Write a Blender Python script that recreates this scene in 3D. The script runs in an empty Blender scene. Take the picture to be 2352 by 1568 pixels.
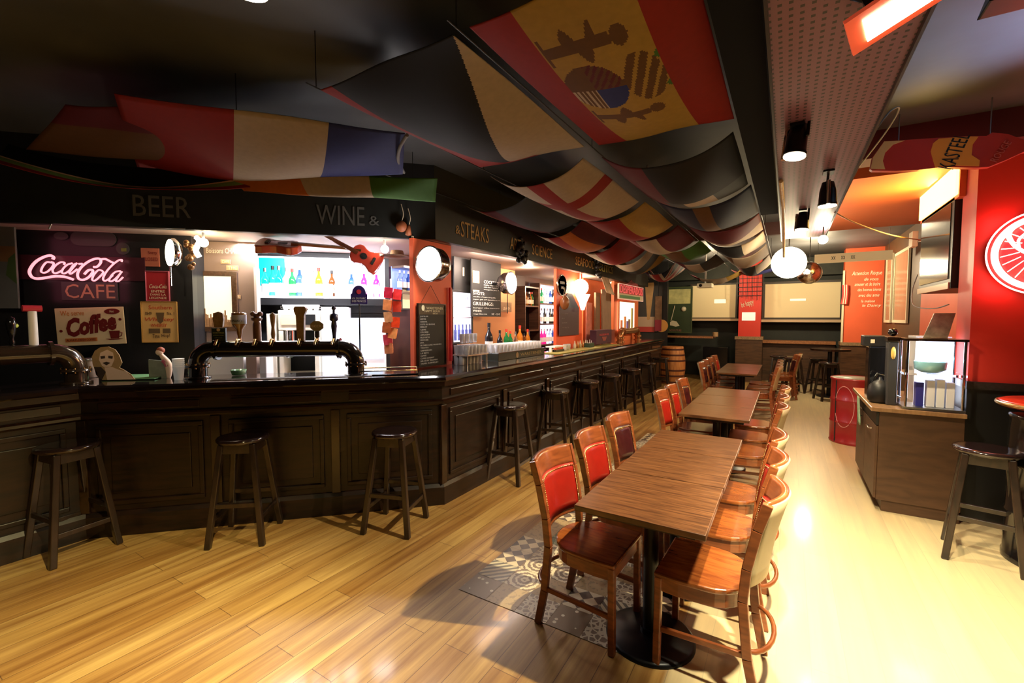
import bpy, bmesh, math, random
from mathutils import Vector, Matrix
from math import sin, cos, pi, radians as R
random.seed(7)
S = bpy.context.scene
COL = S.collection

# ------------------------------------------------------------------ camera, world, exposure
EYE = Vector((0, 0, 1.67)); YAW = 31.5; PITCH = 3.0; FPX = 1029.0
cd = bpy.data.cameras.new('camera'); cam = bpy.data.objects.new('camera', cd); COL.objects.link(cam)
cam.location = EYE; cam.rotation_euler = (R(90 - PITCH), 0, R(YAW))
cd.sensor_width = 36; cd.lens = FPX / 2352 * 36; cd.clip_start = 0.05; cd.clip_end = 60
S.camera = cam
W = bpy.data.worlds.new('world'); S.world = W; W.use_nodes = True
bg = W.node_tree.nodes['Background']; bg.inputs[0].default_value = (1.0, 0.75, 0.55, 1); bg.inputs[1].default_value = 0.02
S.view_settings.view_transform = 'Standard'; S.view_settings.look = 'None'
S.view_settings.exposure = 0.0; S.view_settings.gamma = 1.0; S.view_settings.use_curve_mapping = False

def light(kind, name, loc, power, color, target=None, size=0.1, angle=60, blend=0.6, size_y=None):
    d = bpy.data.lights.new(name, kind); d.energy = power; d.color = color
    o = bpy.data.objects.new(name, d); COL.objects.link(o); o.location = loc
    if kind == 'AREA':
        d.size = size
        if size_y: d.shape = 'RECTANGLE'; d.size_y = size_y
    elif kind == 'SPOT':
        d.spot_size = R(angle); d.spot_blend = blend; d.shadow_soft_size = size
    else: d.shadow_soft_size = size
    if target is not None:
        o.rotation_euler = (Vector(target) - Vector(loc)).to_track_quat('-Z', 'Y').to_euler()
    return o

# ------------------------------------------------------------------ frames: local X right, local -Y towards the viewer's room, Z up
K = 2 ** -.5
A0 = Vector((-2.6, 3.05, 0))
FR = {'DIAG': (A0, 45), 'LONG': (Vector((0, 0, 0)), 90), 'FAR': (Vector((0, 0, 0)), 0), 'RIGHT': (Vector((0, 0, 0)), -90)}
def fmat(fr): o, a = FR[fr]; return Matrix.Translation(o) @ Matrix.Rotation(R(a), 4, 'Z')
def ray(px, py):
    y, p = R(YAW), R(PITCH)
    f = Vector((-sin(y) * cos(p), cos(y) * cos(p), -sin(p))); r = Vector((cos(y), sin(y), 0)); u = r.cross(f)
    return f + r * ((px - 1176) / FPX) - u * ((py - 784) / FPX)
def loc_on(fr, px, py, depth):           # where a sight line meets the vertical plane local y = depth of a frame
    m = fmat(fr).inverted(); o = m @ EYE; d = m.to_3x3() @ ray(px, py)
    q = o + d * ((depth - o.y) / d.y); return q.x, q.z
def at_z(px, py, z):
    d = ray(px, py); return EYE + d * ((z - EYE.z) / d.z)
def to_world(fr, x, y, z): return fmat(fr) @ Vector((x, y, z))

# ------------------------------------------------------------------ materials
MATS = {}
def mat(name, col, rough=.5, metal=0., emit=0., ecol=None, trans=0., noise=.0, nscale=8., bump=0., alpha=1., coat=0., spec=None):
    if name in MATS: return MATS[name]
    m = bpy.data.materials.new(name); m.use_nodes = True; nt = m.node_tree; b = nt.nodes['Principled BSDF']
    c = (*col, 1)
    b.inputs['Base Color'].default_value = c; b.inputs['Roughness'].default_value = rough; b.inputs['Metallic'].default_value = metal
    if trans: b.inputs['Transmission Weight'].default_value = trans; b.inputs['IOR'].default_value = 1.45
    if coat: b.inputs['Coat Weight'].default_value = coat; b.inputs['Coat Roughness'].default_value = .12
    if spec is not None: b.inputs['Specular IOR Level'].default_value = spec
    if emit: b.inputs['Emission Color'].default_value = (*(ecol or col), 1); b.inputs['Emission Strength'].default_value = emit
    if alpha < 1: b.inputs['Alpha'].default_value = alpha
    tc = nt.nodes.new('ShaderNodeTexCoord'); n = nt.nodes.new('ShaderNodeTexNoise'); n.inputs['Scale'].default_value = nscale; n.inputs['Detail'].default_value = 4
    nt.links.new(tc.outputs['Object'], n.inputs['Vector'])
    if noise:
        mx = nt.nodes.new('ShaderNodeMix'); mx.data_type = 'RGBA'
        mx.inputs[6].default_value = tuple(v * (1 - noise) for v in col) + (1,); mx.inputs[7].default_value = tuple(min(1, v * (1 + noise)) for v in col) + (1,)
        nt.links.new(n.outputs['Fac'], mx.inputs[0]); nt.links.new(mx.outputs[2], b.inputs['Base Color'])
    if bump:
        bp = nt.nodes.new('ShaderNodeBump'); bp.inputs['Strength'].default_value = bump; bp.inputs['Distance'].default_value = .01
        nt.links.new(n.outputs['Fac'], bp.inputs['Height']); nt.links.new(bp.outputs[0], b.inputs['Normal'])
    MATS[name] = m; return m
def wood(name, c1, c2, rough=.35, scale=(30, 2, 30), coat=.3):
    if name in MATS: return MATS[name]
    m = mat(name, c1, rough, coat=coat); nt = m.node_tree; b = nt.nodes['Principled BSDF']
    tc = nt.nodes.new('ShaderNodeTexCoord'); mp = nt.nodes.new('ShaderNodeMapping'); mp.inputs['Scale'].default_value = scale
    n = nt.nodes.new('ShaderNodeTexNoise'); n.inputs['Scale'].default_value = 1.3; n.inputs['Detail'].default_value = 6; n.inputs['Distortion'].default_value = .6
    cr = nt.nodes.new('ShaderNodeValToRGB'); cr.color_ramp.elements[0].position = .35; cr.color_ramp.elements[1].position = .65
    cr.color_ramp.elements[0].color = (*c1, 1); cr.color_ramp.elements[1].color = (*c2, 1)
    nt.links.new(tc.outputs['Object'], mp.inputs[0]); nt.links.new(mp.outputs[0], n.inputs['Vector']); nt.links.new(n.outputs['Fac'], cr.inputs[0]); nt.links.new(cr.outputs[0], b.inputs['Base Color'])
    return m
WALNUT = wood('dark walnut', (.0045, .0022, .0014), (.019, .0065, .0026), .38, (3, 3, 25), coat=.05)
WALNUTH = wood('dark walnut rail', (.007, .003, .0016), (.028, .010, .004), .22, (3, 25, 25), coat=.35)
CHAIRW = wood('red brown beech', (.16, .040, .012), (.27, .075, .022), .28, (6, 6, 30))
SEATW = wood('seat wood', (.14, .032, .008), (.26, .075, .016), .22, (30, 5, 30), coat=.5)
TABLEW = wood('table wood', (.060, .022, .009), (.17, .070, .026), .30, (4, 60, 4), coat=.25)
STOOLW = wood('black brown stool wood', (.010, .006, .004), (.026, .013, .008), .3, (20, 20, 4))
BARRELW = wood('barrel oak', (.38, .13, .035), (.62, .26, .08), .5, (14, 14, 2), coat=0)
BLACK = mat('black paint', (.008, .008, .009), .45, noise=.3)
BLACKG = mat('gloss black', (.006, .006, .007), .15, coat=.5)
BLACKM = mat('black metal', (.010, .010, .012), .35, .6)
CHROME = mat('chrome', (.75, .75, .76), .12, 1.)
STEEL = mat('brushed steel', (.45, .46, .48), .3, 1.)
BRASS = mat('brass', (.75, .52, .22), .25, 1.)
WHITE = mat('white', (.8, .8, .8), .4)
CREAM = mat('cream', (.72, .60, .42), .5, noise=.1)
RED = mat('red paint', (.62, .035, .02), .5, noise=.12, nscale=3)
ORANGE = mat('orange wall paint', (.75, .12, .04), .55, noise=.12, nscale=3)
PEACH = mat('peach wall', (.85, .42, .2), .6)
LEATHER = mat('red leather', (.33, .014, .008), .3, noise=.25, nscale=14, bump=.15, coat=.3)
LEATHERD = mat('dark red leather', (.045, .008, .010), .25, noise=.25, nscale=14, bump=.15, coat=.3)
BEIGEL = mat('beige leather back', (.42, .33, .19), .4, noise=.15)
GLASS = mat('clear glass', (.93, .96, .97), .02, trans=1.)
GREENG = mat('green glass', (.03, .35, .10), .05, trans=.7)
BROWNG = mat('brown glass', (.22, .07, .015), .08, trans=.5)
CHALK = mat('chalk white', (.55, .55, .52), .9, emit=.04)
SLATE = mat('chalkboard', (.010, .011, .012), .6, noise=.3)
FABRICB = mat('black ceiling cloth', (.010, .010, .012), .8, noise=.3)

# ------------------------------------------------------------------ mesh collector
class MB:
    def __init__(s): s.v = []; s.f = []; s.m = []; s.sm = []
    def add(s, vs, fs, mi=0, smooth=False):
        o = len(s.v); s.v += [tuple(v) for v in vs]
        for f in fs: s.f.append(tuple(i + o for i in f)); s.m.append(mi); s.sm.append(smooth)
        return s
    def box(s, x0, x1, y0, y1, z0, z1, mi=0, tf=None):
        vs = [Vector((x, y, z)) for z in (z0, z1) for y in (y0, y1) for x in (x0, x1)]
        if tf: vs = [tf @ v for v in vs]
        return s.add(vs, [(0, 2, 3, 1), (4, 5, 7, 6), (0, 1, 5, 4), (2, 6, 7, 3), (0, 4, 6, 2), (1, 3, 7, 5)], mi)
    def cyl(s, p0, p1, r0, r1=None, n=16, mi=0, cap=True, smooth=True):
        r1 = r0 if r1 is None else r1; p0, p1 = Vector(p0), Vector(p1); d = (p1 - p0).normalized()
        a = d.orthogonal().normalized(); b = d.cross(a); vs = []
        for p, r in ((p0, r0), (p1, r1)):
            for i in range(n): t = 2 * pi * i / n; vs.append(p + a * (cos(t) * r) + b * (sin(t) * r))
        s.add(vs, [(i, (i + 1) % n, n + (i + 1) % n, n + i) for i in range(n)], mi, smooth)
        if cap: s.add(vs[:n], [tuple(range(n - 1, -1, -1))], mi); s.add(vs[n:], [tuple(range(n))], mi)
        return s
    def bar(s, p0, p1, w, h, mi=0):        # square section strut
        p0, p1 = Vector(p0), Vector(p1); d = (p1 - p0).normalized(); up = Vector((0, 0, 1)) if abs(d.z) < .9 else Vector((0, 1, 0))
        a = d.cross(up).normalized(); b = a.cross(d)
        vs = [p + a * (i * w / 2) + b * (j * h / 2) for p in (p0, p1) for i, j in ((-1, -1), (1, -1), (1, 1), (-1, 1))]
        return s.add(vs, [(3, 2, 1, 0), (4, 5, 6, 7), (0, 1, 5, 4), (1, 2, 6, 5), (2, 3, 7, 6), (3, 0, 4, 7)], mi)
    def tube(s, pts, r, n=8, mi=0, closed=False):
        pts = [Vector(p) for p in pts]; N = len(pts); vs = []; a = None
        for i, p in enumerate(pts):
            q0 = pts[(i - 1) % N] if closed or i else pts[i]; q1 = pts[(i + 1) % N] if closed or i < N - 1 else pts[i]
            d = (q1 - q0); d = d.normalized() if d.length > 1e-9 else Vector((1, 0, 0))
            a = d.orthogonal().normalized() if a is None else (a - d * a.dot(d)).normalized()
            b = d.cross(a); rr = r[i] if isinstance(r, (list, tuple)) else r
            vs += [p + a * (cos(2 * pi * k / n) * rr) + b * (sin(2 * pi * k / n) * rr) for k in range(n)]
        M = N if closed else N - 1
        fs = [(i * n + k, i * n + (k + 1) % n, ((i + 1) % N) * n + (k + 1) % n, ((i + 1) % N) * n + k) for i in range(M) for k in range(n)]
        s.add(vs, fs, mi, True)
        if not closed: s.add(vs[:n], [tuple(range(n - 1, -1, -1))], mi); s.add(vs[-n:], [tuple(range(n))], mi)
        return s
    def lathe(s, prof, c=(0, 0, 0), n=24, mi=0, smooth=True, tf=None):
        vs = []; c = Vector(c)
        for r, z in prof:
            for k in range(n): t = 2 * pi * k / n; v = Vector((r * cos(t), r * sin(t), z)); v = tf @ v if tf else v; vs.append(v + c)
        fs = [(i * n + k, i * n + (k + 1) % n, (i + 1) * n + (k + 1) % n, (i + 1) * n + k) for i in range(len(prof) - 1) for k in range(n)]
        s.add(vs, fs, mi, smooth)
        if prof[0][0] > 1e-4: s.add(vs[:n], [tuple(range(n - 1, -1, -1))], mi)
        if prof[-1][0] > 1e-4: s.add(vs[-n:], [tuple(range(n))], mi)
        return s
    def prism(s, pts, y0, y1, mi=0, mside=None):   # outline in x,z pushed through y
        n = len(pts); vs = [(x, y0, z) for x, z in pts] + [(x, y1, z) for x, z in pts]
        area = sum(pts[i][0] * pts[(i + 1) % n][1] - pts[(i + 1) % n][0] * pts[i][1] for i in range(n))
        F, B = tuple(range(n)), tuple(range(2 * n - 1, n - 1, -1))
        if area < 0: F, B = F[::-1], B[::-1]
        s.add(vs, [F, B], mi)
        s.add(vs, [((i, n + i, n + (i + 1) % n, (i + 1) % n) if area > 0 else (i, (i + 1) % n, n + (i + 1) % n, n + i)) for i in range(n)], mi if mside is None else mside)
        return s
    def hprism(s, pts, z0, z1, mi=0):              # outline in x,y pushed through z
        n = len(pts); area = sum(pts[i][0] * pts[(i + 1) % n][1] - pts[(i + 1) % n][0] * pts[i][1] for i in range(n))
        if area < 0: pts = pts[::-1]
        vs = [(x, y, z0) for x, y in pts] + [(x, y, z1) for x, y in pts]
        return s.add(vs, [tuple(range(n - 1, -1, -1)), tuple(range(n, 2 * n))] + [(i, (i + 1) % n, n + (i + 1) % n, n + i) for i in range(n)], mi)
    def ball(s, c, r, n=12, mi=0, sz=1.):
        pr = [(max(1e-5, r * sin(pi * i / n)), -r * cos(pi * i / n) * sz) for i in range(n + 1)]
        return s.lathe(pr, c, n * 2, mi)
    def build(s, name, mats, parent=None, bevel=0., kind=None, solid=0.):
        me = bpy.data.meshes.new(name); me.from_pydata(s.v, [], s.f)
        mats = mats if isinstance(mats, (list, tuple)) else [mats]
        for m in mats: me.materials.append(m)
        for p, mi, sm in zip(me.polygons, s.m, s.sm): p.material_index = mi; p.use_smooth = sm
        b_ = bmesh.new(); b_.from_mesh(me); bmesh.ops.recalc_face_normals(b_, faces=b_.faces); b_.to_mesh(me); b_.free()
        o = bpy.data.objects.new(name, me); COL.objects.link(o)
        if parent: o.parent = parent
        if kind: o['kind'] = kind
        if solid: q = o.modifiers.new('solid', 'SOLIDIFY'); q.thickness = solid; q.offset = 0
        if bevel: q = o.modifiers.new('bevel', 'BEVEL'); q.width = bevel; q.segments = 2; q.limit_method = 'ANGLE'
        return o
def tag(o, label, cat, group=None):
    o['label'] = label; o['category'] = cat
    if group: o['group'] = group
    return o
def thing(name, label, cat, loc=(0, 0, 0), rz=0, group=None):
    o = bpy.data.objects.new(name, None); COL.objects.link(o); o.empty_display_size = .1
    o.location = loc; o.rotation_euler = (0, 0, R(rz)); return tag(o, label, cat, group)
def struct(o): o['kind'] = 'structure'; return o
def dup(root, loc=None, rz=None, label=None, group=None):
    r = root.copy(); COL.objects.link(r)
    if loc is not None: r.location = loc
    if rz is not None: r.rotation_euler = (0, 0, R(rz))
    if label: r['label'] = label
    if group: r['group'] = group
    for ch in list(root.children):
        c = ch.copy(); COL.objects.link(c); c.parent = r
        for g in ch.children: d = g.copy(); COL.objects.link(d); d.parent = c
    return r
def place(name, label, cat, fr, x0, y0, x1, y1, depth, group=None):   # pixel box of something standing on a known plane -> empty at its foot, width, height
    xm, ym = (x0 + x1) / 2, (y0 + y1) / 2
    xa, _ = loc_on(fr, x0, ym, depth); xb, _ = loc_on(fr, x1, ym, depth)
    _, za = loc_on(fr, xm, y1, depth); _, zb = loc_on(fr, xm, y0, depth)
    o = thing(name, label, cat, to_world(fr, (xa + xb) / 2, depth, za), FR[fr][1], group)
    return o, xb - xa, zb - za
_tx = {}
def text(parent, s, x0, x1, z0, z1, m, y=-.002, shear=0., name='lettering', rot=0., bold=0., depth=.0015, build=True):
    c = bpy.data.curves.new('t', 'FONT'); c.body = s; c.shear = shear; c.offset = bold; c.extrude = .01; c.resolution_u = 2; c.size = 1
    t = bpy.data.objects.new('t', c); COL.objects.link(t)
    dg = bpy.context.evaluated_depsgraph_get(); me = bpy.data.meshes.new_from_object(t.evaluated_get(dg)); bpy.data.objects.remove(t); bpy.data.curves.remove(c)
    if not me.vertices: return None
    xs = [v.co.x for v in me.vertices]; ys = [v.co.y for v in me.vertices]; w = max(xs) - min(xs); h = max(ys) - min(ys)
    ca, sa = cos(R(rot)), sin(R(rot)); cx, cz = (x0 + x1) / 2, (z0 + z1) / 2
    for v in me.vertices:
        lx = (v.co.x - min(xs)) / w * (x1 - x0) + x0 - cx; lz = (v.co.y - min(ys)) / h * (z1 - z0) + z0 - cz
        v.co = (cx + lx * ca - lz * sa, y - (depth if v.co.z > 0 else 0), cz + lx * sa + lz * ca)
    me.name = name; me.materials.clear(); me.materials.append(m)
    o = bpy.data.objects.new(name, me); COL.objects.link(o); o.parent = parent; return o
def lines(parent, L, m, name='lettering'):     # several lines of writing as one part: (string, x0, x1, z0, z1, y, shear)
    vs, fs = [], []
    for a in L:
        o = text(parent, *a[:5], m, *(a[5:]))
        if not o: continue
        b = len(vs); vs += [tuple(v.co) for v in o.data.vertices]; fs += [tuple(i + b for i in p.vertices) for p in o.data.polygons]
        bpy.data.objects.remove(o)
    mb = MB(); mb.add(vs, fs); return mb.build(name, m, parent)
def crom(P, k=6, closed=False):
    P = [Vector(p) for p in P]; n = len(P); out = []
    for i in range(n if closed else n - 1):
        a = P[(i - 1) % n] if closed or i else P[0]; b = P[i]; c = P[(i + 1) % n]; d = P[(i + 2) % n] if closed or i + 2 < n else P[-1]
        for j in range(k):
            t = j / k; out.append(.5 * ((2 * b) + (c - a) * t + (2 * a - 5 * b + 4 * c - d) * t * t + (3 * b - a - 3 * c + d) * t ** 3))
    if not closed: out.append(P[-1])
    return out
def board(name, label, cat, fr, box, depth, m, th=.02, group=None, frame=None, fw=.02, part='panel', bevel=.002):
    o, w, h = place(name, label, cat, fr, *box, depth, group)
    MB().box(-w / 2, w / 2, -th, 0, 0, h).build(part, m, o, bevel=bevel)
    if frame:
        f = MB(); a = w / 2 + fw; f.box(-a, a, -th - .012, 0, -fw, 0).box(-a, a, -th - .012, 0, h, h + fw).box(-a, -w / 2, -th - .012, 0, 0, h).box(w / 2, a, -th - .012, 0, 0, h)
        f.build('frame', frame, o, bevel=.002)
    return o, w, h, -th - .001
# ------------------------------------------------------------------ room lights (fixtures are built further down, except for the added fills)
WARM = (1., .80, .50); COOL = (.86, .9, 1.)
SP1 = (.01, 2.62, 2.46)
light('SPOT', 'track_light_beam', SP1, 430, (1., .82, .50), (-.25, 2.5, 0), .022, 126, .5)
light('SPOT', 'poster_lamp_beam', (.30, 1.78, 2.5), 900, (1., .90, .60), (.80, 2.75, 0), .05, 72, .8)
light('SPOT', 'ceiling_spot_beam', (-1.24, .68, 2.5), 620, (1., .82, .38), (-2.55, .1, 0), .03, 88, .9)
light('SPOT', 'sign_wall_fill', (-2.3, -.5, 2.95), 70, (1., .80, .52), (-5.0, 1.35, 1.65), .04, 34, .6)  # fill light added to brighten the signs, no fixture built
light('SPOT', 'track_light_beam', (.2, 3.95, 2.45), 150, WARM, (.1, 4.6, 0), .05, 110, .6)
light('SPOT', 'track_light_beam', (.1, 5.0, 2.5), 150, WARM, (-.6, 6.0, 0), .05, 120, .6)
light('POINT', 'globe_lamp_light', (.0, 7.2, 2.42), 330, (1., .82, .5), size=.12)
light('POINT', 'bulb_light', (.31, 5.9, 2.5), 18, (1., .85, .6), size=.05)
light('POINT', 'far_room_fill', (.4, 11.0, 2.6), 190, (1., .8, .5), size=.1)  # far room fills, added to brighten the screens; no lamp hangs there
light('POINT', 'far_room_fill', (-1.6, 11.8, 2.6), 70, (1., .8, .5), size=.1)

# ------------------------------------------------------------------ floor
def floor_mat():
    m = mat('oak planks', (.5, .3, .12), .38, coat=.2); nt = m.node_tree; b = nt.nodes['Principled BSDF']; N = nt.nodes.new; L = nt.links.new
    tc = N('ShaderNodeTexCoord'); mp = N('ShaderNodeMapping'); mp.inputs['Rotation'].default_value = (0, 0, R(90))
    br = N('ShaderNodeTexBrick'); br.offset = .37; br.inputs['Scale'].default_value = 1; br.inputs['Brick Width'].default_value = 1.25; br.inputs['Row Height'].default_value = .145
    br.inputs['Mortar Size'].default_value = .0018; br.inputs['Color1'].default_value = (.36, .215, .070, 1); br.inputs['Color2'].default_value = (.50, .355, .140, 1); br.inputs['Mortar'].default_value = (.16, .09, .04, 1)
    L(tc.outputs['Object'], mp.inputs[0]); L(mp.outputs[0], br.inputs['Vector'])
    mp2 = N('ShaderNodeMapping'); mp2.inputs['Scale'].default_value = (11, .55, 1); n = N('ShaderNodeTexNoise'); n.inputs['Scale'].default_value = 1.6; n.inputs['Detail'].default_value = 7; n.inputs['Roughness'].default_value = .62
    L(tc.outputs['Object'], mp2.inputs[0]); L(mp2.outputs[0], n.inputs['Vector'])
    cr = N('ShaderNodeValToRGB'); e = cr.color_ramp.elements; e[0].position = .3; e[0].color = (.50, .33, .22, 1); e[1].position = .68; e[1].color = (1.2, 1.12, .98, 1)
    L(n.outputs['Fac'], cr.inputs[0]); mx = N('ShaderNodeMix'); mx.data_type = 'RGBA'; mx.blend_type = 'MULTIPLY'; mx.inputs[0].default_value = 1
    L(br.outputs['Color'], mx.inputs[6]); L(cr.outputs[0], mx.inputs[7])
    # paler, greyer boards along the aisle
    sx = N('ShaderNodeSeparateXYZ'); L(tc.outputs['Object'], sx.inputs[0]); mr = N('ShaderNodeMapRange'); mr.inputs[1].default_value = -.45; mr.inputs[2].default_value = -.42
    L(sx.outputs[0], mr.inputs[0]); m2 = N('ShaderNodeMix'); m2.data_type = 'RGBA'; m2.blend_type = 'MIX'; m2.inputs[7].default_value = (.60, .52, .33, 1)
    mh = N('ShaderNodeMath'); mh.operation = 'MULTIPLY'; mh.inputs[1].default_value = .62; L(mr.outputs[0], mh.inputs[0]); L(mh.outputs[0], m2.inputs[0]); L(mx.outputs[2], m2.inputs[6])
    L(m2.outputs[2], b.inputs['Base Color'])
    bp = N('ShaderNodeBump'); bp.inputs['Strength'].default_value = .25; bp.inputs['Distance'].default_value = .003; L(br.outputs['Fac'], bp.inputs['Height']); bp.invert = True; L(bp.outputs[0], b.inputs['Normal'])
    return m
struct(MB().box(-9, 3.2, -3, 15.2, -.1, 0).build('floor', floor_mat()))

def tile_mat(name, c1, c2, kind):
    m = mat(name, c1, .35); nt = m.node_tree; b = nt.nodes['Principled BSDF']; N = nt.nodes.new; L = nt.links.new
    tc = N('ShaderNodeTexCoord'); cr = N('ShaderNodeValToRGB'); cr.color_ramp.interpolation = 'CONSTANT'
    e = cr.color_ramp.elements; e[0].color = (*c1, 1); e[1].color = (*c2, 1); e[1].position = .5
    mp = N('ShaderNodeMapping'); L(tc.outputs['UV'], mp.inputs[0])
    if kind == 'check':
        t = N('ShaderNodeTexChecker'); t.inputs['Scale'].default_value = 3; t.inputs['Color1'].default_value = (0, 0, 0, 1); t.inputs['Color2'].default_value = (1, 1, 1, 1); mp.inputs['Rotation'].default_value = (0, 0, R(45)); out = t.outputs['Fac']
    elif kind == 'rings':
        t = N('ShaderNodeTexWave'); t.wave_type = 'RINGS'; t.rings_direction = 'SPHERICAL'; t.inputs['Scale'].default_value = 1.7; t.inputs['Distortion'].default_value = 3.5; t.inputs['Detail'].default_value = 3; t.inputs['Detail Scale'].default_value = 5; mp.inputs['Location'].default_value = (-.5, -.5, 0); out = t.outputs['Fac']
    elif kind == 'lace':
        t = N('ShaderNodeTexVoronoi'); t.feature = 'DISTANCE_TO_EDGE'; t.inputs['Scale'].default_value = 6; t.inputs['Randomness'].default_value = .8; e[1].position = .11; out = t.outputs['Distance']
    elif kind == 'flower':
        t = N('ShaderNodeTexVoronoi'); t.inputs['Scale'].default_value = 4.2; t.inputs['Randomness'].default_value = .9; e[1].position = .24; out = t.outputs['Distance']
    elif kind == 'stripe':
        t = N('ShaderNodeTexWave'); t.inputs['Scale'].default_value = 1.6; mp.inputs['Rotation'].default_value = (0, 0, R(45)); out = t.outputs['Fac']
    else:
        t = N('ShaderNodeTexNoise'); t.inputs['Scale'].default_value = 7; out = t.outputs['Fac']; e[1].position = .58
    L(mp.outputs[0], t.inputs['Vector']); L(out, cr.inputs[0]); L(cr.outputs[0], b.inputs['Base Color']); return m
TM = [tile_mat('tile check', (.10, .07, .05), (.66, .56, .36), 'check'), tile_mat('tile rings', (.18, .12, .07), (.68, .60, .40), 'rings'), tile_mat('tile lace', (.62, .56, .40), (.20, .15, .10), 'lace'),
      tile_mat('tile flower', (.75, .70, .5), (.20, .14, .08), 'flower'), tile_mat('tile stripe', (.13, .12, .09), (.60, .54, .36), 'stripe'), tile_mat('tile cloud', (.38, .27, .13), (.25, .18, .09), 'noise'), tile_mat('tile green', (.05, .09, .04), (.20, .26, .14), 'lace')]
def tiles():
    tm = bpy.data.meshes.new('floor'); bm = bmesh.new(); uvl = bm.loops.layers.uv.new('UVMap'); q = .2
    rnd = random.Random(5); x0, y0 = -1.68, 2.11
    for i in range(6):
        for j in range(24):
            if i == 0 and j > 21: continue
            x, y = x0 + i * q, y0 + j * q
            vs = [bm.verts.new((x + a * (q - .002) + .001, y + b * (q - .002) + .001, .003)) for a, b in ((0, 0), (1, 0), (1, 1), (0, 1))]
            f = bm.faces.new(vs); f.material_index = rnd.choice([0, 1, 2, 3, 3, 4, 5, 5, 5, 6]) if (i + j) % 2 else rnd.choice([5, 1, 2, 0, 3])
            k = rnd.randrange(4)
            for l, (a, b) in zip(f.loops, [((0, 0), (1, 0), (1, 1), (0, 1))[(c + k) % 4] for c in range(4)]): l[uvl].uv = (a, b)
    bm.to_mesh(tm); bm.free()
    for m in TM: tm.materials.append(m)
    o = bpy.data.objects.new('floor', tm); COL.objects.link(o); struct(o)
tiles()

# ------------------------------------------------------------------ ceiling and walls
CEILM = mat('dark ceiling paint', (.060, .062, .066), .5, noise=.6, nscale=1.6, bump=.6)
CEILZ = 3.2
struct(MB().box(-9, 3.2, -3, 15.2, CEILZ, CEILZ + .1).build('ceiling', CEILM))
DARKW = mat('dark wall paint', (.012, .012, .013), .5, noise=.4, nscale=5)
struct(MB().box(-9, 3.2, -3.1, -3, 0, CEILZ).build('wall_front', DARKW))
struct(MB().box(-9, -8.9, -3, 6.6, 0, CEILZ).build('wall_left', DARKW))
struct(MB().box(3.1, 3.2, -3, 5.0, 0, CEILZ).build('wall_right', DARKW))
# wall behind the long bar
struct(MB().box(-4.42, -4.3, 4.04, 14.2, 0, CEILZ).build('wall_bar', mat('bar wall plum', (.06, .016, .014), .5, noise=.3)))
# far wall, dark, with lower ceiling soffit in front
struct(MB().box(-4.42, 1.9, 14.1, 14.2, 0, CEILZ).build('wall_far', mat('far wall green black', (.018, .022, .016), .6, noise=.6, nscale=3)))
# side wall to the right, far part, with mirrors
struct(MB().box(1.75, 1.9, 5.35, 14.1, 0, CEILZ).build('wall_side', mat('side wall brown', (.10, .05, .02), .5, noise=.2)))
# red wall to the right, facing the camera, and its orange return
rw = MB().box(1.26, 3.1, 5.0, 5.35, 0, 1.10, 2).box(1.26, 3.1, 5.0, 5.35, 1.16, CEILZ, 0).box(1.25, 3.1, 4.975, 5.37, 1.10, 1.16, 1)
struct(rw.build('wall_red', [RED, mat('speckled black ledge', (.02, .02, .02), .3, noise=.8, nscale=60), BLACK]))
# pillar to the side wall (orange)
struct(MB().box(1.60, 1.75, 5.35, 8.4, 0, CEILZ).build('wall_pillar', ORANGE))
# far right orange wall piece with wainscot
fx0, _ = loc_on('FAR', 1938, 700, 12.4); fx1 = 1.75
struct(MB().box(fx0, fx1, 12.4, 12.75, 1.13, CEILZ, 0).box(fx0 - .03, fx1, 12.37, 12.78, 0, 1.06, 1).box(fx0 - .04, fx1, 12.34, 12.8, 1.06, 1.13, 2)
       .build('wall_column', [ORANGE, wood('wainscot', (.05, .022, .008), (.10, .045, .018), .45, (3, 3, 20)), mat('studded ledge', (.25, .16, .08), .5, noise=.8, nscale=40)]))
struct(MB().box(fx0 - .035, fx0 - .0, 12.36, 12.42, 1.13, 2.72).build('trim_1', mat('pale corner trim', (.7, .62, .42), .5)))
# red pillar in the far room
px0, _ = loc_on('FAR', 1697, 700, 13.2); px1, _ = loc_on('FAR', 1748, 700, 13.2)
struct(MB().box(px0, px1, 13.2, 13.6, 1.19, CEILZ, 0).box(px0 - .05, px1 + .05, 13.15, 13.65, 0, 1.11, 1).box(px0 - .07, px1 + .07, 13.12, 13.66, 1.11, 1.19, 2)
       .build('wall_pillar', [RED, MATS['wainscot'], MATS['studded ledge']]))
# drop beam across the far room
struct(MB().box(-4.3, 1.75, 13.62, 14.1, 2.75, CEILZ).build('trim_2', mat('beam dark green', (.02, .024, .014), .6, noise=.5)))
struct(MB().box(-4.3, 1.75, 8.35, 8.45, 3.0, CEILZ).build('trim_3', mat('dark red beam', (.05, .012, .012), .6)))
# ceiling drop in front of the red wall
struct(MB().box(.42, 3.1, 4.75, 5.0, 2.98, CEILZ).build('trim_4', mat('maroon beam', (.09, .012, .018), .6)))
struct(MB().box(.42, 1.75, 5.37, 8.35, 2.98, CEILZ).build('trim_5', mat('orange soffit', (.42, .10, .03), .6, noise=.1)))

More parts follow.
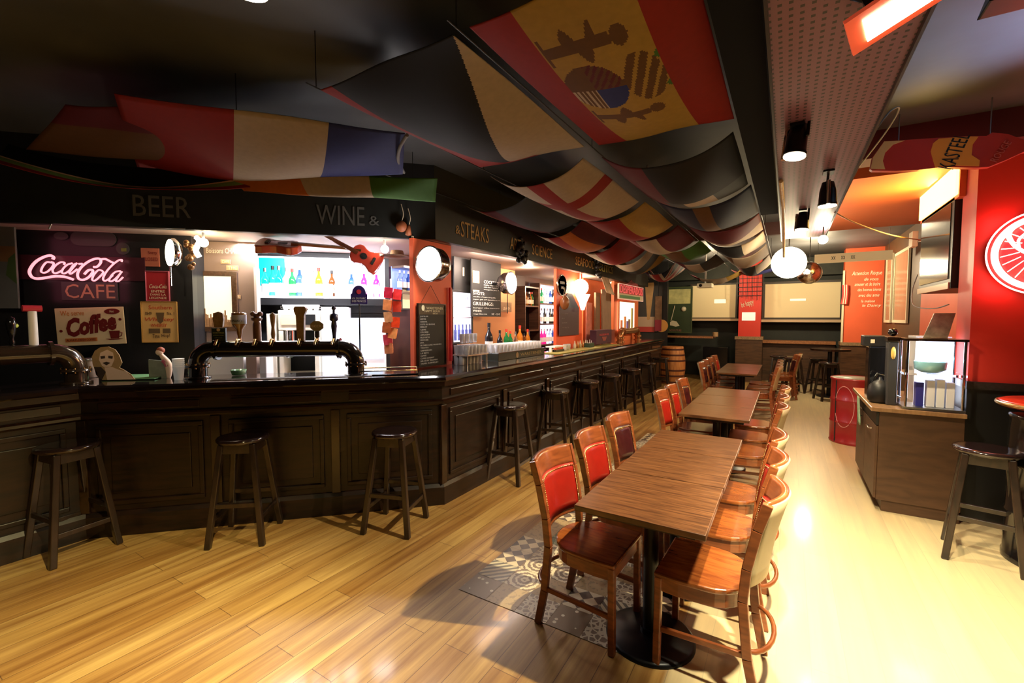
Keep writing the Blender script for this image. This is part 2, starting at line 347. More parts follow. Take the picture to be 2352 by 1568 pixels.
# ------------------------------------------------------------------ bar counter
def offset_path(P, d):      # to the left of travel for +d
    out = []
    for i, p in enumerate(P):
        p = Vector(p); n = []
        if i > 0: t = (p - Vector(P[i - 1])).normalized(); n.append(Vector((-t.y, t.x)))
        if i < len(P) - 1: t = (Vector(P[i + 1]) - p).normalized(); n.append(Vector((-t.y, t.x)))
        if len(n) == 1: out.append(p + n[0] * d)
        else: b = (n[0] + n[1]).normalized(); out.append(p + b * (d / b.dot(n[0])))
    return out
def sweep(P, prof, mi=0):   # prof: closed list of (offset,z); positive offset = behind the bar
    n = len(prof); rows = [offset_path(P, o) for o, z in prof]; mb = MB(); vs = []
    for i in range(len(P)):
        for k in range(n): vs.append((rows[k][i].x, rows[k][i].y, prof[k][1]))
    fs = [(i * n + k, (i + 1) * n + k, (i + 1) * n + (k + 1) % n, i * n + (k + 1) % n) for i in range(len(P) - 1) for k in range(n)]
    mb.add(vs, fs, mi); mb.add(vs[:n], [tuple(range(n))]); mb.add(vs[-n:], [tuple(range(n - 1, -1, -1))]); return mb
BP = [(-4.5, -2.9), (-4.5, 1.15), (-2.6, 3.05), (-2.6, 11.2)]
bar = thing('bar_counter', 'long dark walnut panelled bar counter with polished black top, angled at the front', 'bar counter', (0, 0, 0))
sweep(BP, [(.0, .0), (.0, 1.10), (.50, 1.10), (.50, .0)]).build('bar_body', WALNUT, bar)
tp = [(-.075, 1.125), (-.068, 1.15), (-.045, 1.165), (.02, 1.165), (.03, 1.158), (.56, 1.158), (.56, 1.11), (-.05, 1.11), (-.068, 1.115)]
o = sweep(BP, tp[::-1]).build('bar_top', mat('polished bar top', (.012, .007, .006), .08, coat=.7, noise=.3), bar)
sweep(BP, [(-.05, 1.07), (-.05, 1.11), (.0, 1.11), (.0, 1.04)][::-1]).build('top_moulding', WALNUTH, bar)
sweep(BP, [(-.03, .0), (-.03, .16), (-.012, .19), (.0, .19), (.0, .0)][::-1]).build('plinth', WALNUT, bar)
sweep(BP, [(-.018, .90), (-.03, .915), (-.03, .935), (-.018, .95), (.0, .95), (.0, .90)][::-1]).build('dado_rail', WALNUTH, bar)
def panels(a, b, n, fr):
    a, b = Vector((*a, 0)), Vector((*b, 0)); L = (b - a).length; d = (b - a).normalized(); ang = math.atan2(d.y, d.x)
    tf = Matrix.Translation(a) @ Matrix.Rotation(ang, 4, 'Z'); w = L / n
    for i in range(n):
        x0, x1 = i * w + .09, (i + 1) * w - .09; mb = MB()
        for z0, z1 in ((.24, .86),):
            t = .035
            for bx in ((x0, x1, z0, z0 + t), (x0, x1, z1 - t, z1), (x0, x0 + t, z0 + t, z1 - t), (x1 - t, x1, z0 + t, z1 - t)): mb.box(bx[0], bx[1], -.018, .005, bx[2], bx[3], 0, tf)
            mb.box(x0 + .09, x1 - .09, -.010, .005, z0 + .09, z1 - .09, 0, tf)
        mb.build('panel', WALNUT, bar, bevel=.006)
        mb = MB().box(x0 + .02, x1 - .02, -.010, .005, .97, 1.03, 0, tf).build('frieze_panel', WALNUTH, bar, bevel=.004)
        mb = MB().box(i * w - .035, i * w + .035, -.024, .005, .19, .90, 0, tf).build('pilaster', WALNUTH, bar, bevel=.004)
panels((-4.5, -2.35), (-4.5, 1.15), 3, 0); panels((-4.5, 1.15), (-2.6, 3.05), 3, 0); panels((-2.6, 3.05), (-2.6, 11.2), 8, 0)

# ------------------------------------------------------------------ fascia, soffit, back structure
FP = [(-6.5, .33), (-3.04, 3.72), (-3.04, 11.6)]
FASC = mat('fascia black green', (.013, .015, .013), .5, noise=.4, nscale=6)
FP = [tuple(to_world('DIAG', -4.4, .62, 0).xy), tuple(to_world('DIAG', -.003, .62, 0).xy), (-3.04, 11.6)]
fasc = struct(sweep(FP, [(.0, 2.46), (.0, 2.93), (.06, 2.93), (.06, 2.46)]).build('trim_6', FASC))
struct(sweep(FP, [(.02, 2.93), (.02, CEILZ), (.06, CEILZ), (.06, 2.93)]).build('trim_7', BLACK))
SOFM = mat('pale soffit', (.36, .27, .24), .5, noise=.08)
struct(sweep(FP, [(.061, 2.465), (.061, 2.50), (1.26, 2.50), (1.26, 2.465)]).build('trim_8', SOFM))
def fascia_text(fr, px0, px1, s, depth, z0, z1, m, lab):
    xa, _ = loc_on(fr, px0, 530, depth); xb, _ = loc_on(fr, px1, 530, depth)
    o = thing('fascia_lettering', lab, 'lettering', to_world(fr, xa, depth, z0), FR[fr][1])
    text(o, s, 0, xb - xa, 0, z1 - z0, m, y=-.003)
DIMGOLD = mat('dim grey lettering', (.10, .10, .09), .6); GOLD = mat('gold lettering', (.42, .27, .09), .5); YEL = mat('yellow lettering', (.5, .45, .12), .5)
fascia_text('DIAG', 308, 440, 'BEER', .618, 2.56, 2.74, DIMGOLD, 'faint grey word BEER on the black board above the soft drink sign')
fascia_text('DIAG', 728, 838, 'WINE', .618, 2.56, 2.74, DIMGOLD, 'faint grey word WINE on the black board above the hanging guitars')
fascia_text('DIAG', 848, 872, '&', .618, 2.57, 2.66, DIMGOLD, 'faint grey ampersand after the word WINE on the black board')
fascia_text('LONG', 1046, 1056, '&', 3.038, 2.57, 2.66, GOLD, 'small gold ampersand before the word STEAKS')
fascia_text('LONG', 1058, 1122, 'STEAKS', 3.038, 2.55, 2.72, GOLD, 'gold word STEAKS on the board above the bar')
fascia_text('LONG', 1171, 1196, 'ART', 3.038, 2.55, 2.70, GOLD, 'gold word ART on the board above the bar')
fascia_text('LONG', 1222, 1268, 'SCIENCE', 3.038, 2.55, 2.70, GOLD, 'gold word SCIENCE on the board above the bar')
fascia_text('LONG', 1322, 1366, 'SEAFOOD', 3.038, 2.56, 2.70, GOLD, 'gold word SEAFOOD on the board above the bar')
fascia_text('LONG', 1371, 1408, 'POLITICS', 3.038, 2.56, 2.70, YEL, 'yellow word POLITICS at the far end of the board above the bar')
# black wall with the signs
bx0, _ = loc_on('DIAG', 60, 600, 1.0); bx1, _ = loc_on('DIAG', 440, 600, 1.0)
tfD = fmat('DIAG')
struct(MB().box(-4.6, bx1, 1.0, 1.1, 0, 2.50, 0, tfD).build('wall_signs', mat('satin black wall', (.012, .012, .014), .35, noise=.2)))
struct(MB().box(bx1 - .1, bx1, 1.1, 1.95, 0, 2.46, 0, tfD).build('wall_return', BLACK))
# pale panel with the mirror
mx0, _ = loc_on('DIAG', 434, 650, 1.28); mx1, _ = loc_on('DIAG', 588, 650, 1.28)
struct(MB().box(mx0, mx1, 1.28, 1.36, 0, 2.46, 0, tfD).build('wall_panel', mat('taupe board', (.24, .16, .12), .5, noise=.1)))
struct(MB().box(mx1 - .012, mx1 + .012, 1.255, 1.37, 0, 2.2).build('trim_9', mat('pale post', (.7, .6, .55), .4)))
bpy.data.objects['trim_9'].matrix_world = tfD
struct(MB().box(mx0, -.5, 1.9, 1.98, 0, 2.46, 0, tfD).build('wall_backbar', mat('backbar black', (.012, .011, .012), .5)))
# pillars along the bar back edge
def pillar(name, px0, px1, m, X=-3.16, z0=1.158, dep=.34):
    ya, _ = loc_on('LONG', px0, 700, -X); yb, _ = loc_on('LONG', px1, 700, -X)
    struct(MB().box(X - dep, X, ya, yb, z0, 2.46).build(name, m)); return ya, yb
pillar('wall_pillar', 950, 1037, mat('bright red pillar', (.93, .14, .05), .5, noise=.08), -3.165, dep=.05)
pillar('wall_pillar', 1278, 1337, MATS['bright red pillar'], -3.165, dep=.05)
pillar('wall_pillar', 1410, 1466, mat('orange pillar', (.85, .2, .06), .5, noise=.08), -3.165, dep=.06)
pillar('wall_pillar', 1080, 1183, PEACH, -3.9, .965, .25)
# end wall beside the far end of the bar
struct(MB().box(-4.3, -2.78, 12.6, 12.72, 0, CEILZ).build('wall_end', DARKW))
# dark wall left far
sx0, _ = loc_on('DIAG', 95, 600, .98)
# under counter and back counter behind the bar
bc = thing('back_counter', 'low back counter of brown wood behind the angled bar', 'counter', to_world('DIAG', 0, 1.38, 0), 45)
MB().box(mx1 + .02, -.45, 0, .5, 0, .9).build('cabinet', wood('back counter wood', (.06, .02, .01), (.12, .045, .02), .4, (3, 3, 20)), bc)
MB().box(mx1 + .02, -.42, -.03, .5, .9, .94).build('worktop', STEEL, bc)
bc = thing('back_counter', 'long brown back counter against the wall behind the straight bar', 'counter', (-4.3, 4.2, 0), 90)
MB().box(.2, 8.2, -.42, -.01, 0, .92).build('cabinet', MATS['back counter wood'], bc)
MB().box(.2, 8.2, -.45, 0, .92, .96).build('worktop', WALNUTH, bc)
# ------------------------------------------------------------------ bar stools
def make_stool(name, label, cat='bar stool', seat_m=None, H=.78):
    t = thing(name, label, cat)
    MB().lathe([(.150, H - .042), (.168, H - .036), (.178, H - .022), (.178, H - .012), (.170, H - .002), (.150, H), (.08, H - .005), (.0001, H - .007)], n=32).build('seat', seat_m or mat('lacquered stool seat', (.020, .010, .010), .12, coat=.8), t)
    ft = [(sx * .185, sy * .185) for sx, sy in ((-1, -1), (1, -1), (1, 1), (-1, 1))]; hd = [(x * .58, y * .58) for x, y in ft]
    for (x, y), (a, b) in zip(ft, hd): MB().bar((x, y, 0), (a, b, H - .04), .040, .040).build('leg', STOOLW, t, bevel=.006)
    def at(i, z): k = z / (H - .04); return Vector((ft[i][0] + (hd[i][0] - ft[i][0]) * k, ft[i][1] + (hd[i][1] - ft[i][1]) * k, z))
    for i in range(4):
        z = .20 if i % 2 else .30; MB().bar(at(i, z), at((i + 1) % 4, z), .022, .034).build('stretcher', STOOLW, t, bevel=.004)
    a = MB()
    for i in range(4): a.bar(at(i, H - .075), at((i + 1) % 4, H - .075), .018, .065)
    a.build('apron', STOOLW, t); return t
st0 = make_stool('bar_stool', 'dark round bar stool at the left end of the angled bar front')
st0.location = (-4.33, 1.03, 0); st0.rotation_euler[2] = R(8)
run = [(-3.50, 1.80, 40, 'dark round bar stool at the middle of the angled bar front'), (-2.64, 2.52, 20, 'dark round bar stool at the right end of the angled bar front, before the corner'),
       (-2.42, 3.92, 4, 'nearest black bar stool along the straight run of the bar'), (-2.44, 5.02, 12, 'second black bar stool along the straight run, with an orange reflection on its seat'),
       (-2.42, 6.00, -5, 'third black bar stool from the bar corner along the straight run'), (-2.38, 6.85, 7, 'fourth black bar stool from the bar corner along the straight run'),
       (-2.34, 7.85, -9, 'fifth black bar stool from the bar corner along the straight run'), (-2.38, 9.05, 3, 'sixth black bar stool from the bar corner along the straight run'),
       (-2.40, 10.35, 8, 'last black bar stool of the straight run, before the barrel'), (1.20, 4.30, -12, 'dark round bar stool in front of the red-topped high table on the right')]
for x, y, a, l in run: dup(st0, (x, y, 0), a, l)
for i, o in enumerate([o for o in COL.objects if o.name.startswith('bar_stool')]):
    if i < 10: o['group'] = 'bar stools along the counter'

# ------------------------------------------------------------------ dining chairs
def make_chair(leather, label):
    t = thing('dining_chair', label, 'chair')
    # seat: straight front, rounded towards the back, slightly dished
    def outline(s=1., k=0.):
        pts = [(-.205, .205), (.205, .205), (.212, .10), (.205, -.02)] + [(.205 * cos(a), -.02 - .175 * sin(a)) for a in [pi * i / 12 for i in range(1, 12)]] + [(-.205, -.02), (-.212, .10)]
        return [(x * s, y * s + k) for x, y in pts]
    MB().hprism(outline(), .445, .470).build('seat', SEATW, t, bevel=.008)
    MB().hprism(outline(.94), .378, .446).build('seat_rail', CHAIRW, t, bevel=.004)
    for sx in (-1, 1):
        MB().bar((sx * .185, .190, 0), (sx * .185, .185, .446), .034, .034).build('leg', CHAIRW, t, bevel=.005)
        mb = MB(); P = [(sx * .185, -.235, 0), (sx * .185, -.195, .20), (sx * .187, -.172, .45), (sx * .193, -.185, .60), (sx * .200, -.222, .78), (sx * .203, -.258, .90)]
        for a, b in zip(P, P[1:]): mb.bar(a, b, .028, .040)
        mb.build('leg', CHAIRW, t, bevel=.004)
        MB().bar((sx * .185, .188, .19), (sx * .185, -.19, .21), .016, .026).build('stretcher', CHAIRW, t, bevel=.003)
    MB().tube([(.185 * cos(pi * i / 10), -.195 - .09 * sin(pi * i / 10), .235) for i in range(11)], .011).build('stretcher', CHAIRW, t)
    # curved back: function of u (across) and z
    def bk(u, z, off):
        zz = (z - .47) / .43; base = -.172 - .028 * zz - .055 * zz * zz; bow = -.060 * (1 - u * u)
        return Vector((.196 * u, base + bow + off, z))
    def sheet(z0, z1, u0, u1, off0, off1, nu=14, nz=6):
        mb = MB(); g = lambda o: [bk(u0 + (u1 - u0) * i / nu, z0 + (z1 - z0) * j / nz, o) for j in range(nz + 1) for i in range(nu + 1)]
        A, B = g(off0), g(off1); n = (nu + 1) * (nz + 1); vs = A + B; fs = []
        for j in range(nz):
            for i in range(nu): a = j * (nu + 1) + i; fs += [(a, a + 1, a + nu + 2, a + nu + 1), (n + a, n + a + nu + 1, n + a + nu + 2, n + a + 1)]
        for i in range(nu):
            a = i; fs.append((a, n + a, n + a + 1, a + 1)); a = nz * (nu + 1) + i; fs.append((a, a + 1, n + a + 1, n + a))
        for j in range(nz):
            a = j * (nu + 1); b = a + nu + 1; fs.append((a, b, n + b, n + a)); a += nu; b += nu; fs.append((a, n + a, n + b, b))
        mb.add(vs, fs, 0, True); return mb
    sheet(.795, .905, -1, 1, -.010, .016).build('top_rail', CHAIRW, t)
    sheet(.515, .55, -.98, .98, -.010, .014).build('lower_rail', CHAIRW, t)
    sheet(.545, .80, -.92, .92, .0, .022).build('back_pad', leather, t)
    sheet(.52, .895, -.97, .97, -.020, -.009).build('back_panel', BEIGEL, t)
    nb = MB()
    for i in range(33): nb.ball(bk(-.88 + 1.76 * i / 32, .788, .024), .0045, 3)
    for i in range(1, 24):
        for u in (-.90, .90): nb.ball(bk(u, .79 - .235 * i / 24, .024), .0045, 3)
    nb.build('nailhead_trim', BRASS, t)
    return t
cA = make_chair(LEATHER, 'red leather-backed wooden chair on the bar side of the nearest table, closest to the camera')
cA.location = (-.875, 2.275, 0); cA.rotation_euler[2] = R(-93); cA['group'] = 'chairs at the first row of tables'
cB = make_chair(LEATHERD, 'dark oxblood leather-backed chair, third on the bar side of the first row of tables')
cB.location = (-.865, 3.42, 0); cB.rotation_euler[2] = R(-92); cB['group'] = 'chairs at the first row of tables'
LC = [(cA, -.865, 2.83, -91, 'red leather-backed chair, second on the bar side of the first row of tables'),
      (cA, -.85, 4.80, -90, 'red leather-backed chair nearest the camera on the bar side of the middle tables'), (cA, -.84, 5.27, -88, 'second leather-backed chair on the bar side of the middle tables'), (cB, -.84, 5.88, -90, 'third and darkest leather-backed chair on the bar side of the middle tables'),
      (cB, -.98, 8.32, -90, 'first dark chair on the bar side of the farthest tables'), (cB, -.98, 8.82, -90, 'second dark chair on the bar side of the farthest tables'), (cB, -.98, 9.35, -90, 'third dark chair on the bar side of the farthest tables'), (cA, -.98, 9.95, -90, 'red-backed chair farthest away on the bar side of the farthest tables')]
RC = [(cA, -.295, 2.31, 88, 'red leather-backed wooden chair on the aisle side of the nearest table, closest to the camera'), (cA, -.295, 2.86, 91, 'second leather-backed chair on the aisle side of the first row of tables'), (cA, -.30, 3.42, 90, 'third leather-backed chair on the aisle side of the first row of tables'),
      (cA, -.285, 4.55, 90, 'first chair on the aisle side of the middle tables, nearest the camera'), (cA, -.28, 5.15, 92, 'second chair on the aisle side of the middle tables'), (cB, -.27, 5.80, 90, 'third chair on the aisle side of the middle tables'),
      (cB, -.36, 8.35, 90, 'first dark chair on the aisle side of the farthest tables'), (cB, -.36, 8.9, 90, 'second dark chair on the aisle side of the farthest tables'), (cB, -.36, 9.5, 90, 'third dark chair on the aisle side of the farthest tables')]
for src, x, y, a, l in LC + RC:
    dup(src, (x, y, 0), a, l, 'chairs at the first row of tables' if y < 4 else 'chairs at the middle tables' if y < 7 else 'chairs at the farthest tables')

# ------------------------------------------------------------------ tables
def make_table(x0, x1, y0, y1, label, group, first=None):
    cx, cy, w, d = (x0 + x1) / 2, (y0 + y1) / 2, (x1 - x0) / 2 - .002, (y1 - y0) / 2 - .003
    t = thing('restaurant_table', label, 'table', (cx, cy, 0), 0, group)
    MB().box(-w, w, -d, d, .722, .75).build('tabletop', TABLEW, t, bevel=.004)
    MB().box(-w + .05, w - .05, -d + .05, d - .05, .695, .722).build('underframe', WALNUT, t)
    MB().cyl((0, 0, .02), (0, 0, .68), .038).cyl((0, 0, .03), (0, 0, .06), .05).build('column', BLACKM, t)
    MB().lathe([(.225, 0), (.225, .012), (.21, .022), (.06, .032), (.0001, .032)], n=40).build('base', BLACKM, t)
    sp = MB(); sp.bar((-w + .08, 0, .688), (w - .08, 0, .688), .04, .014).bar((0, -d + .08, .688), (0, d - .08, .688), .04, .014); sp.build('spider', BLACKM, t)
    return t
T = [(-.872, -.265, 2.003, 2.625, 'nearest brown wooden square table, at the front of the first row', 1), (-.868, -.262, 2.628, 3.21, 'middle brown table of the first row, between two pale seams', 1), (-.865, -.26, 3.214, 3.775, 'rear brown table of the first row', 1),
     (-.872, -.258, 4.50, 5.14, 'front brown table of the middle group', 2), (-.872, -.258, 5.142, 5.78, 'centre brown table of the middle group', 2), (-.872, -.258, 5.782, 6.42, 'rear brown table of the middle group', 2),
     (-1.01, -.386, 8.26, 8.86, 'front table of the farthest group, with a red reflection on it', 3), (-1.01, -.386, 8.862, 9.47, 'centre table of the farthest group', 3), (-1.01, -.386, 9.472, 10.08, 'rear table of the farthest group', 3)]
for x0, x1, y0, y1, l, g in T: make_table(x0, x1, y0, y1, l, ['', 'tables of the first row', 'tables of the middle group', 'tables of the farthest group'][g])

# ------------------------------------------------------------------ right side: high table, counter and what stands on it
ht = thing('high_table', 'round red-topped high table with chrome rim on black drum at the right edge', 'table', (1.62, 4.42, 0))
MB().lathe([(.335, 1.065), (.335, 1.10), (.32, 1.105), (.0001, 1.105)], n=48).build('table_top', mat('red table top', (.80, .05, .02), .25, coat=.4), ht)
MB().tube([(.338 * cos(2 * pi * i / 48), .338 * sin(2 * pi * i / 48), 1.083) for i in range(48)], .016, closed=True).build('rim', BRASS, ht)
dm = MB().lathe([(.285, 0), (.285, .04), (.278, .05), (.278, .33), (.288, .345), (.278, .36), (.278, .66), (.288, .675), (.278, .69), (.278, .98), (.285, .99), (.285, 1.02), (.0001, 1.02)], n=40); dm.cyl((0, 0, 1.02), (0, 0, 1.066), .1); dm.build('drum_base', BLACKG, ht)

CABW = wood('cabinet brown', (.055, .024, .010), (.085, .038, .017), .5, (3, 3, 12), coat=0)
cb = thing('sideboard', 'brown sideboard cabinet with pale top standing before the red wall', 'cabinet', (0, 0, 0))
MB().box(.70, 1.235, 4.90, 6.10, .10, .868).box(.74, 1.235, 4.92, 6.08, 0, .10).build('carcass', CABW, cb, bevel=.003)
MB().hprism([(.64, 4.875), (1.24, 4.875), (1.24, 6.15), (.64, 6.15)], .870, .905).build('worktop', wood('pale worktop', (.24, .13, .06), (.36, .21, .10), .3, (20, 3, 3)), cb, bevel=.004)
for y0, y1 in ((4.905, 5.49), (5.50, 6.09)):
    d = MB().box(.68, .699, y0, y1, .11, .74).build('door', CABW, cb, bevel=.003)
    MB().tube([(.68, y0 + .2, .68), (.655, y0 + .21, .68), (.655, y0 + .33, .68), (.68, y0 + .34, .68)], .006).build('handle', CHROME, d)
    MB().box(.682, .699, y0, y1, .75, .86).build('drawer_front', BLACK, cb)
tw = MB()
N = 10
vs = [(.655 - .006 * sin(i * 1.9) - (.012 if j else 0) * (N - j) / N, 5.62 + .16 * i / N + .02 * sin(j * .5), .90 - .30 * j / N) for j in range(N + 1) for i in range(N + 1)]
tw.add(vs, [(j * 11 + i, j * 11 + i + 1, j * 11 + i + 12, j * 11 + i + 11) for j in range(N) for i in range(N)], 0, True)
tag(tw.build('tea_towel', mat('green white towel', (.28, .42, .28), .8, noise=.6, nscale=30), solid=.006), 'green and white tea towel hanging over the sideboard door', 'towel')

# glass display case with a lit fridge glow
def zc(px, py, y): d = ray(px, py); return EYE + d * ((y - EYE.y) / d.y)
cs = thing('display_rack', 'chrome-framed glass display rack lit blue-white on the sideboard', 'display case', (.97, 5.05, .905))
for x in (-.10, .25):
    for y in (-.13, .13): MB().cyl((x, y, 0), (x, y, .58), .010, n=8).build('post', CHROME, cs)
for z, mm in ((.005, STEEL), (.29, GLASS), (.575, WALNUTH)): MB().box(-.12, .265, -.15, .15, z, z + .018).build('shelf', mm, cs)
MB().box(.06, .25, .135, .145, .03, .57).build('back_panel', mat('lit white panel', (.9, .92, 1), .4, emit=1.2, ecol=(.66, .74, 1)), cs)
light('AREA', 'rack_light', (1.03, 5.05, 1.46), 3, COOL, (1.03, 5.0, .9), .25)
for i, (x, c, h) in enumerate([(.0, (.03, .03, .25), .2), (.07, (.8, .8, .85), .22), (.13, (.85, .87, .9), .23), (.19, (.8, .8, .85), .21)]):
    tag(MB().box(.97 + x - .025, .97 + x + .025, 4.98, 5.06, .929, .929 + h).build('carton', mat('carton %d' % i, c, .4), bevel=.003), ['dark blue carton on the lower shelf of the lit rack', 'white carton beside the dark blue one in the lit rack', 'tall white carton in the middle of the lit rack', 'white carton at the right end of the lit rack'][i], 'carton', 'cartons in the lit rack')
tag(MB().lathe([(.0001, 0), (.06, .003), (.10, .03), (.105, .09), (.10, .10), (.095, .09), (.09, .035), (.0001, .012)], (1.03, 5.0, 1.214), 28).build('bowl', mat('pale blue bowl', (.25, .55, .65), .2, coat=.5)), 'pale blue bowl on the glass shelf of the lit rack', 'bowl')
fd = thing('drinks_fridge', 'white lit drinks fridge door behind the display rack against the red wall', 'fridge', (1.02, 5.36, .905))
MB().box(-.02, .22, 0, .30, 0, .60).build('body', mat('fridge white', (.8, .82, .86), .3), fd)
MB().box(.0, .20, -.012, 0, .03, .57).build('door', mat('fridge glow', (.9, .93, 1), .3, emit=4.5, ecol=(.85, .9, 1)), fd)
# black coffee and beer machines
def block(name, label, cat, x, y, w, d, z0, h, m, extra=None):
    o = thing(name, label, cat, (x, y, z0)); MB().box(-w / 2, w / 2, -d / 2, d / 2, 0, h).build('body', m, o, bevel=.012)
    return o
tw_ = block('beer_dispenser', 'tall black drinks dispenser column with an oval yellow badge on the sideboard', 'dispenser', .80, 5.12, .075, .12, .905, .56, mat('charcoal plastic', (.045, .045, .048), .35), None)
MB().lathe([(.0001, 0), (.05, 0), (.05, .006), (.0001, .008)], (0, -.061, .46), 24, tf=Matrix.Rotation(R(90), 4, 'X') @ Matrix.Diagonal((.34, 1.1, 1, 1))).build('badge', mat('badge yellow', (.75, .5, .12), .4), tw_)
MB().box(-.045, .045, -.07, .07, .56, .60).build('cap', WALNUTH, tw_, bevel=.004)
MB().ball((0, 0, .64), .035, 8).build('knob', BLACKG, tw_)
cm = block('coffee_machine', 'black upright coffee machine with chrome rod at the left of the sideboard top', 'coffee machine', .75, 5.42, .17, .2, .905, .50, BLACKG)
MB().cyl((.065, -.115, .02), (.065, -.115, .46), .012).build('rod', CHROME, cm)
MB().box(-.13, .06, -.09, .09, .50, .60).build('hopper', BLACK, cm, bevel=.01)
MB().box(-.075, -.045, -.093, -.091, .53, .565).build('sticker', CREAM, cm)
kt = thing('kettle', 'round black kettle with chrome spout at the corner of the sideboard', 'kettle', (.735, 5.18, .905))
MB().lathe([(.06, 0), (.085, .02), (.092, .08), (.08, .15), (.05, .195), (.015, .21), (.012, .23), (.0001, .235)], n=28).build('body', BLACK, kt)
MB().tube([(.07, -.02, .05), (.11, -.03, .08), (.14, -.03, .06)], .012).build('spout', CHROME, kt)
MB().tube([(-.06, 0, .17), (-.02, 0, .26), (.05, 0, .24), (.08, 0, .13)], .01).build('handle', BLACKG, kt)
ck = thing('tilted_menu_card', 'tilted menu card on a stand above the display rack', 'card', (1.10, 5.12, 1.50))
MB().add([(-.10, 0, 0), (.06, .02, 0), (.12, .10, .21), (-.02, .08, .21)], [(0, 1, 2, 3)]).build('card', mat('card print', (.30, .32, .22), .4, noise=.9, nscale=14), ck, solid=.01)
MB().box(-.11, .10, -.02, .06, -.015, 0).build('stand', BRASS, ck)

# red steel drum
dr = thing('oil_drum', 'red oil drum with a grey lid beside the sideboard', 'drum', (.815, 7.50, 0))
MB().lathe([(.275, 0), (.283, .02), (.275, .03), (.275, .27), (.284, .285), (.275, .30), (.275, .56), (.284, .575), (.275, .59), (.275, .84), (.285, .85), (.285, .87), (.27, .875), (.265, .86), (.0001, .86)], n=48).build('body', mat('red drum paint', (.28, .010, .014), .35, coat=.3), dr)
MB().lathe([(.0001, .862), (.262, .862), (.262, .868), (.0001, .868)], n=40).build('lid', mat('grey green lid', (.25, .30, .22), .4), dr)
b_ = MB(); 
for k in range(30): pass
b_.tube([(.2775 * cos(a), .2775 * sin(a), z) for a, z in [(R(238 + 24 * cos(2 * pi * i / 40)), .50 + .27 * sin(2 * pi * i / 40)) for i in range(40)]], .004, 5, closed=True)
b_.build('printed_outline', mat('print pink', (.6, .3, .3), .5), dr)
MB().bar((.2 * cos(R(215)) * 1.39, .2 * sin(R(215)) * 1.39, 0.02), (.278 * cos(R(215)), .278 * sin(R(215)), .84), .012, .012).build('seam', BLACK, dr)

# television, its dark box and the light box above it
tv = thing('television', 'flat television with a silver lower edge mounted high beside the red wall', 'television', (1.22, 5.40, 1.93))
MB().box(.0, .36, 0, 1.12, .0, .80).build('casing', BLACK, tv, bevel=.006)
MB().box(-.006, 0, .07, 1.08, .09, .76).build('screen', mat('tv glass', (.03, .028, .022), .08, coat=1.), tv)
MB().box(-.012, .0, .02, 1.12, .0, .055).build('silver_edge', mat('champagne plastic', (.55, .45, .35), .3, .5), tv)
MB().tube(crom([(.0, 1.2, .22), (-.02, 1.3, .05), (-.02, 1.2, -.12), (.1, 1.0, -.16), (.2, .9, -.12)]), .006).build('cable', mat('grey cable', (.3, .3, .3), .5), tv)
lb = thing('light_box', 'bright yellow-orange light box glowing above the television', 'light box', (1.22, 5.28, 2.70))
MB().box(.0, .06, 0, 1.30, 0, .36).build('housing', ORANGE, lb)
MB().box(-.02, .0, .03, 1.27, .03, .33).build('lit_panel', mat('amber lit panel', (1, .72, .2), .4, emit=7, ecol=(1., .62, .12)), lb)
light('AREA', 'light_box_glow', (1.17, 5.93, 2.90), 75, (1, .60, .12), (.2, 5.9, 3.0), .3, size_y=1.2)
sp = thing('junction_box', 'small cream junction box on the orange pillar under the ceiling', 'junction box', (1.45, 8.0, 2.62), -90)
MB().box(-.1, .1, -.06, 0, 0, .2).build('box', CREAM, sp, bevel=.004)
# ------------------------------------------------------------------ ceiling: perforated duct, spots, lamps
def perf():
    m = mat('perforated purple steel', (.14, .052, .085), .45, .1); nt = m.node_tree; b = nt.nodes['Principled BSDF']; N = nt.nodes.new; L = nt.links.new
    tc = N('ShaderNodeTexCoord'); sx = N('ShaderNodeSeparateXYZ'); L(tc.outputs['Object'], sx.inputs[0]); ds = []
    for ax, p in ((0, .030), (1, .036)):
        a = N('ShaderNodeMath'); a.operation = 'DIVIDE'; a.inputs[1].default_value = p; L(sx.outputs[ax], a.inputs[0])
        f = N('ShaderNodeMath'); f.operation = 'FRACT'; L(a.outputs[0], f.inputs[0])
        s = N('ShaderNodeMath'); s.operation = 'SUBTRACT'; s.inputs[1].default_value = .5; L(f.outputs[0], s.inputs[0])
        q = N('ShaderNodeMath'); q.operation = 'ABSOLUTE'; L(s.outputs[0], q.inputs[0]); ds.append(q)
    mxx = N('ShaderNodeMath'); mxx.operation = 'MAXIMUM'; L(ds[0].outputs[0], mxx.inputs[0]); L(ds[1].outputs[0], mxx.inputs[1])
    g = N('ShaderNodeMath'); g.operation = 'LESS_THAN'; g.inputs[1].default_value = .20; L(mxx.outputs[0], g.inputs[0])
    mx = N('ShaderNodeMix'); mx.data_type = 'RGBA'; mx.inputs[6].default_value = (.14, .052, .085, 1); mx.inputs[7].default_value = (.006, .003, .004, 1); L(g.outputs[0], mx.inputs[0]); L(mx.outputs[2], b.inputs['Base Color']); return m
PERF = perf()
dt = thing('cable_tray', 'long perforated purple-brown cable tray running under the ceiling above the tables', 'cable tray', (0, 0, 0))
MB().box(-.075, .345, .4, 6.4, 2.622, 2.628).build('tray_bottom', PERF, dt)
MB().box(-.085, -.075, .4, 6.4, 2.60, 2.70).box(.345, .355, .4, 6.4, 2.60, 2.70).build('side_rail', BLACKM, dt)
hg = MB()
for y in (.9, 2.4, 3.9, 5.4): hg.box(-.085, -.075, y, y + .03, 2.70, CEILZ).box(.345, .355, y, y + .03, 2.70, CEILZ)
hg.build('hanger', BLACKM, dt)
dt2 = MB().box(-.20, .30, 6.9, 7.0, 2.62, 2.66)
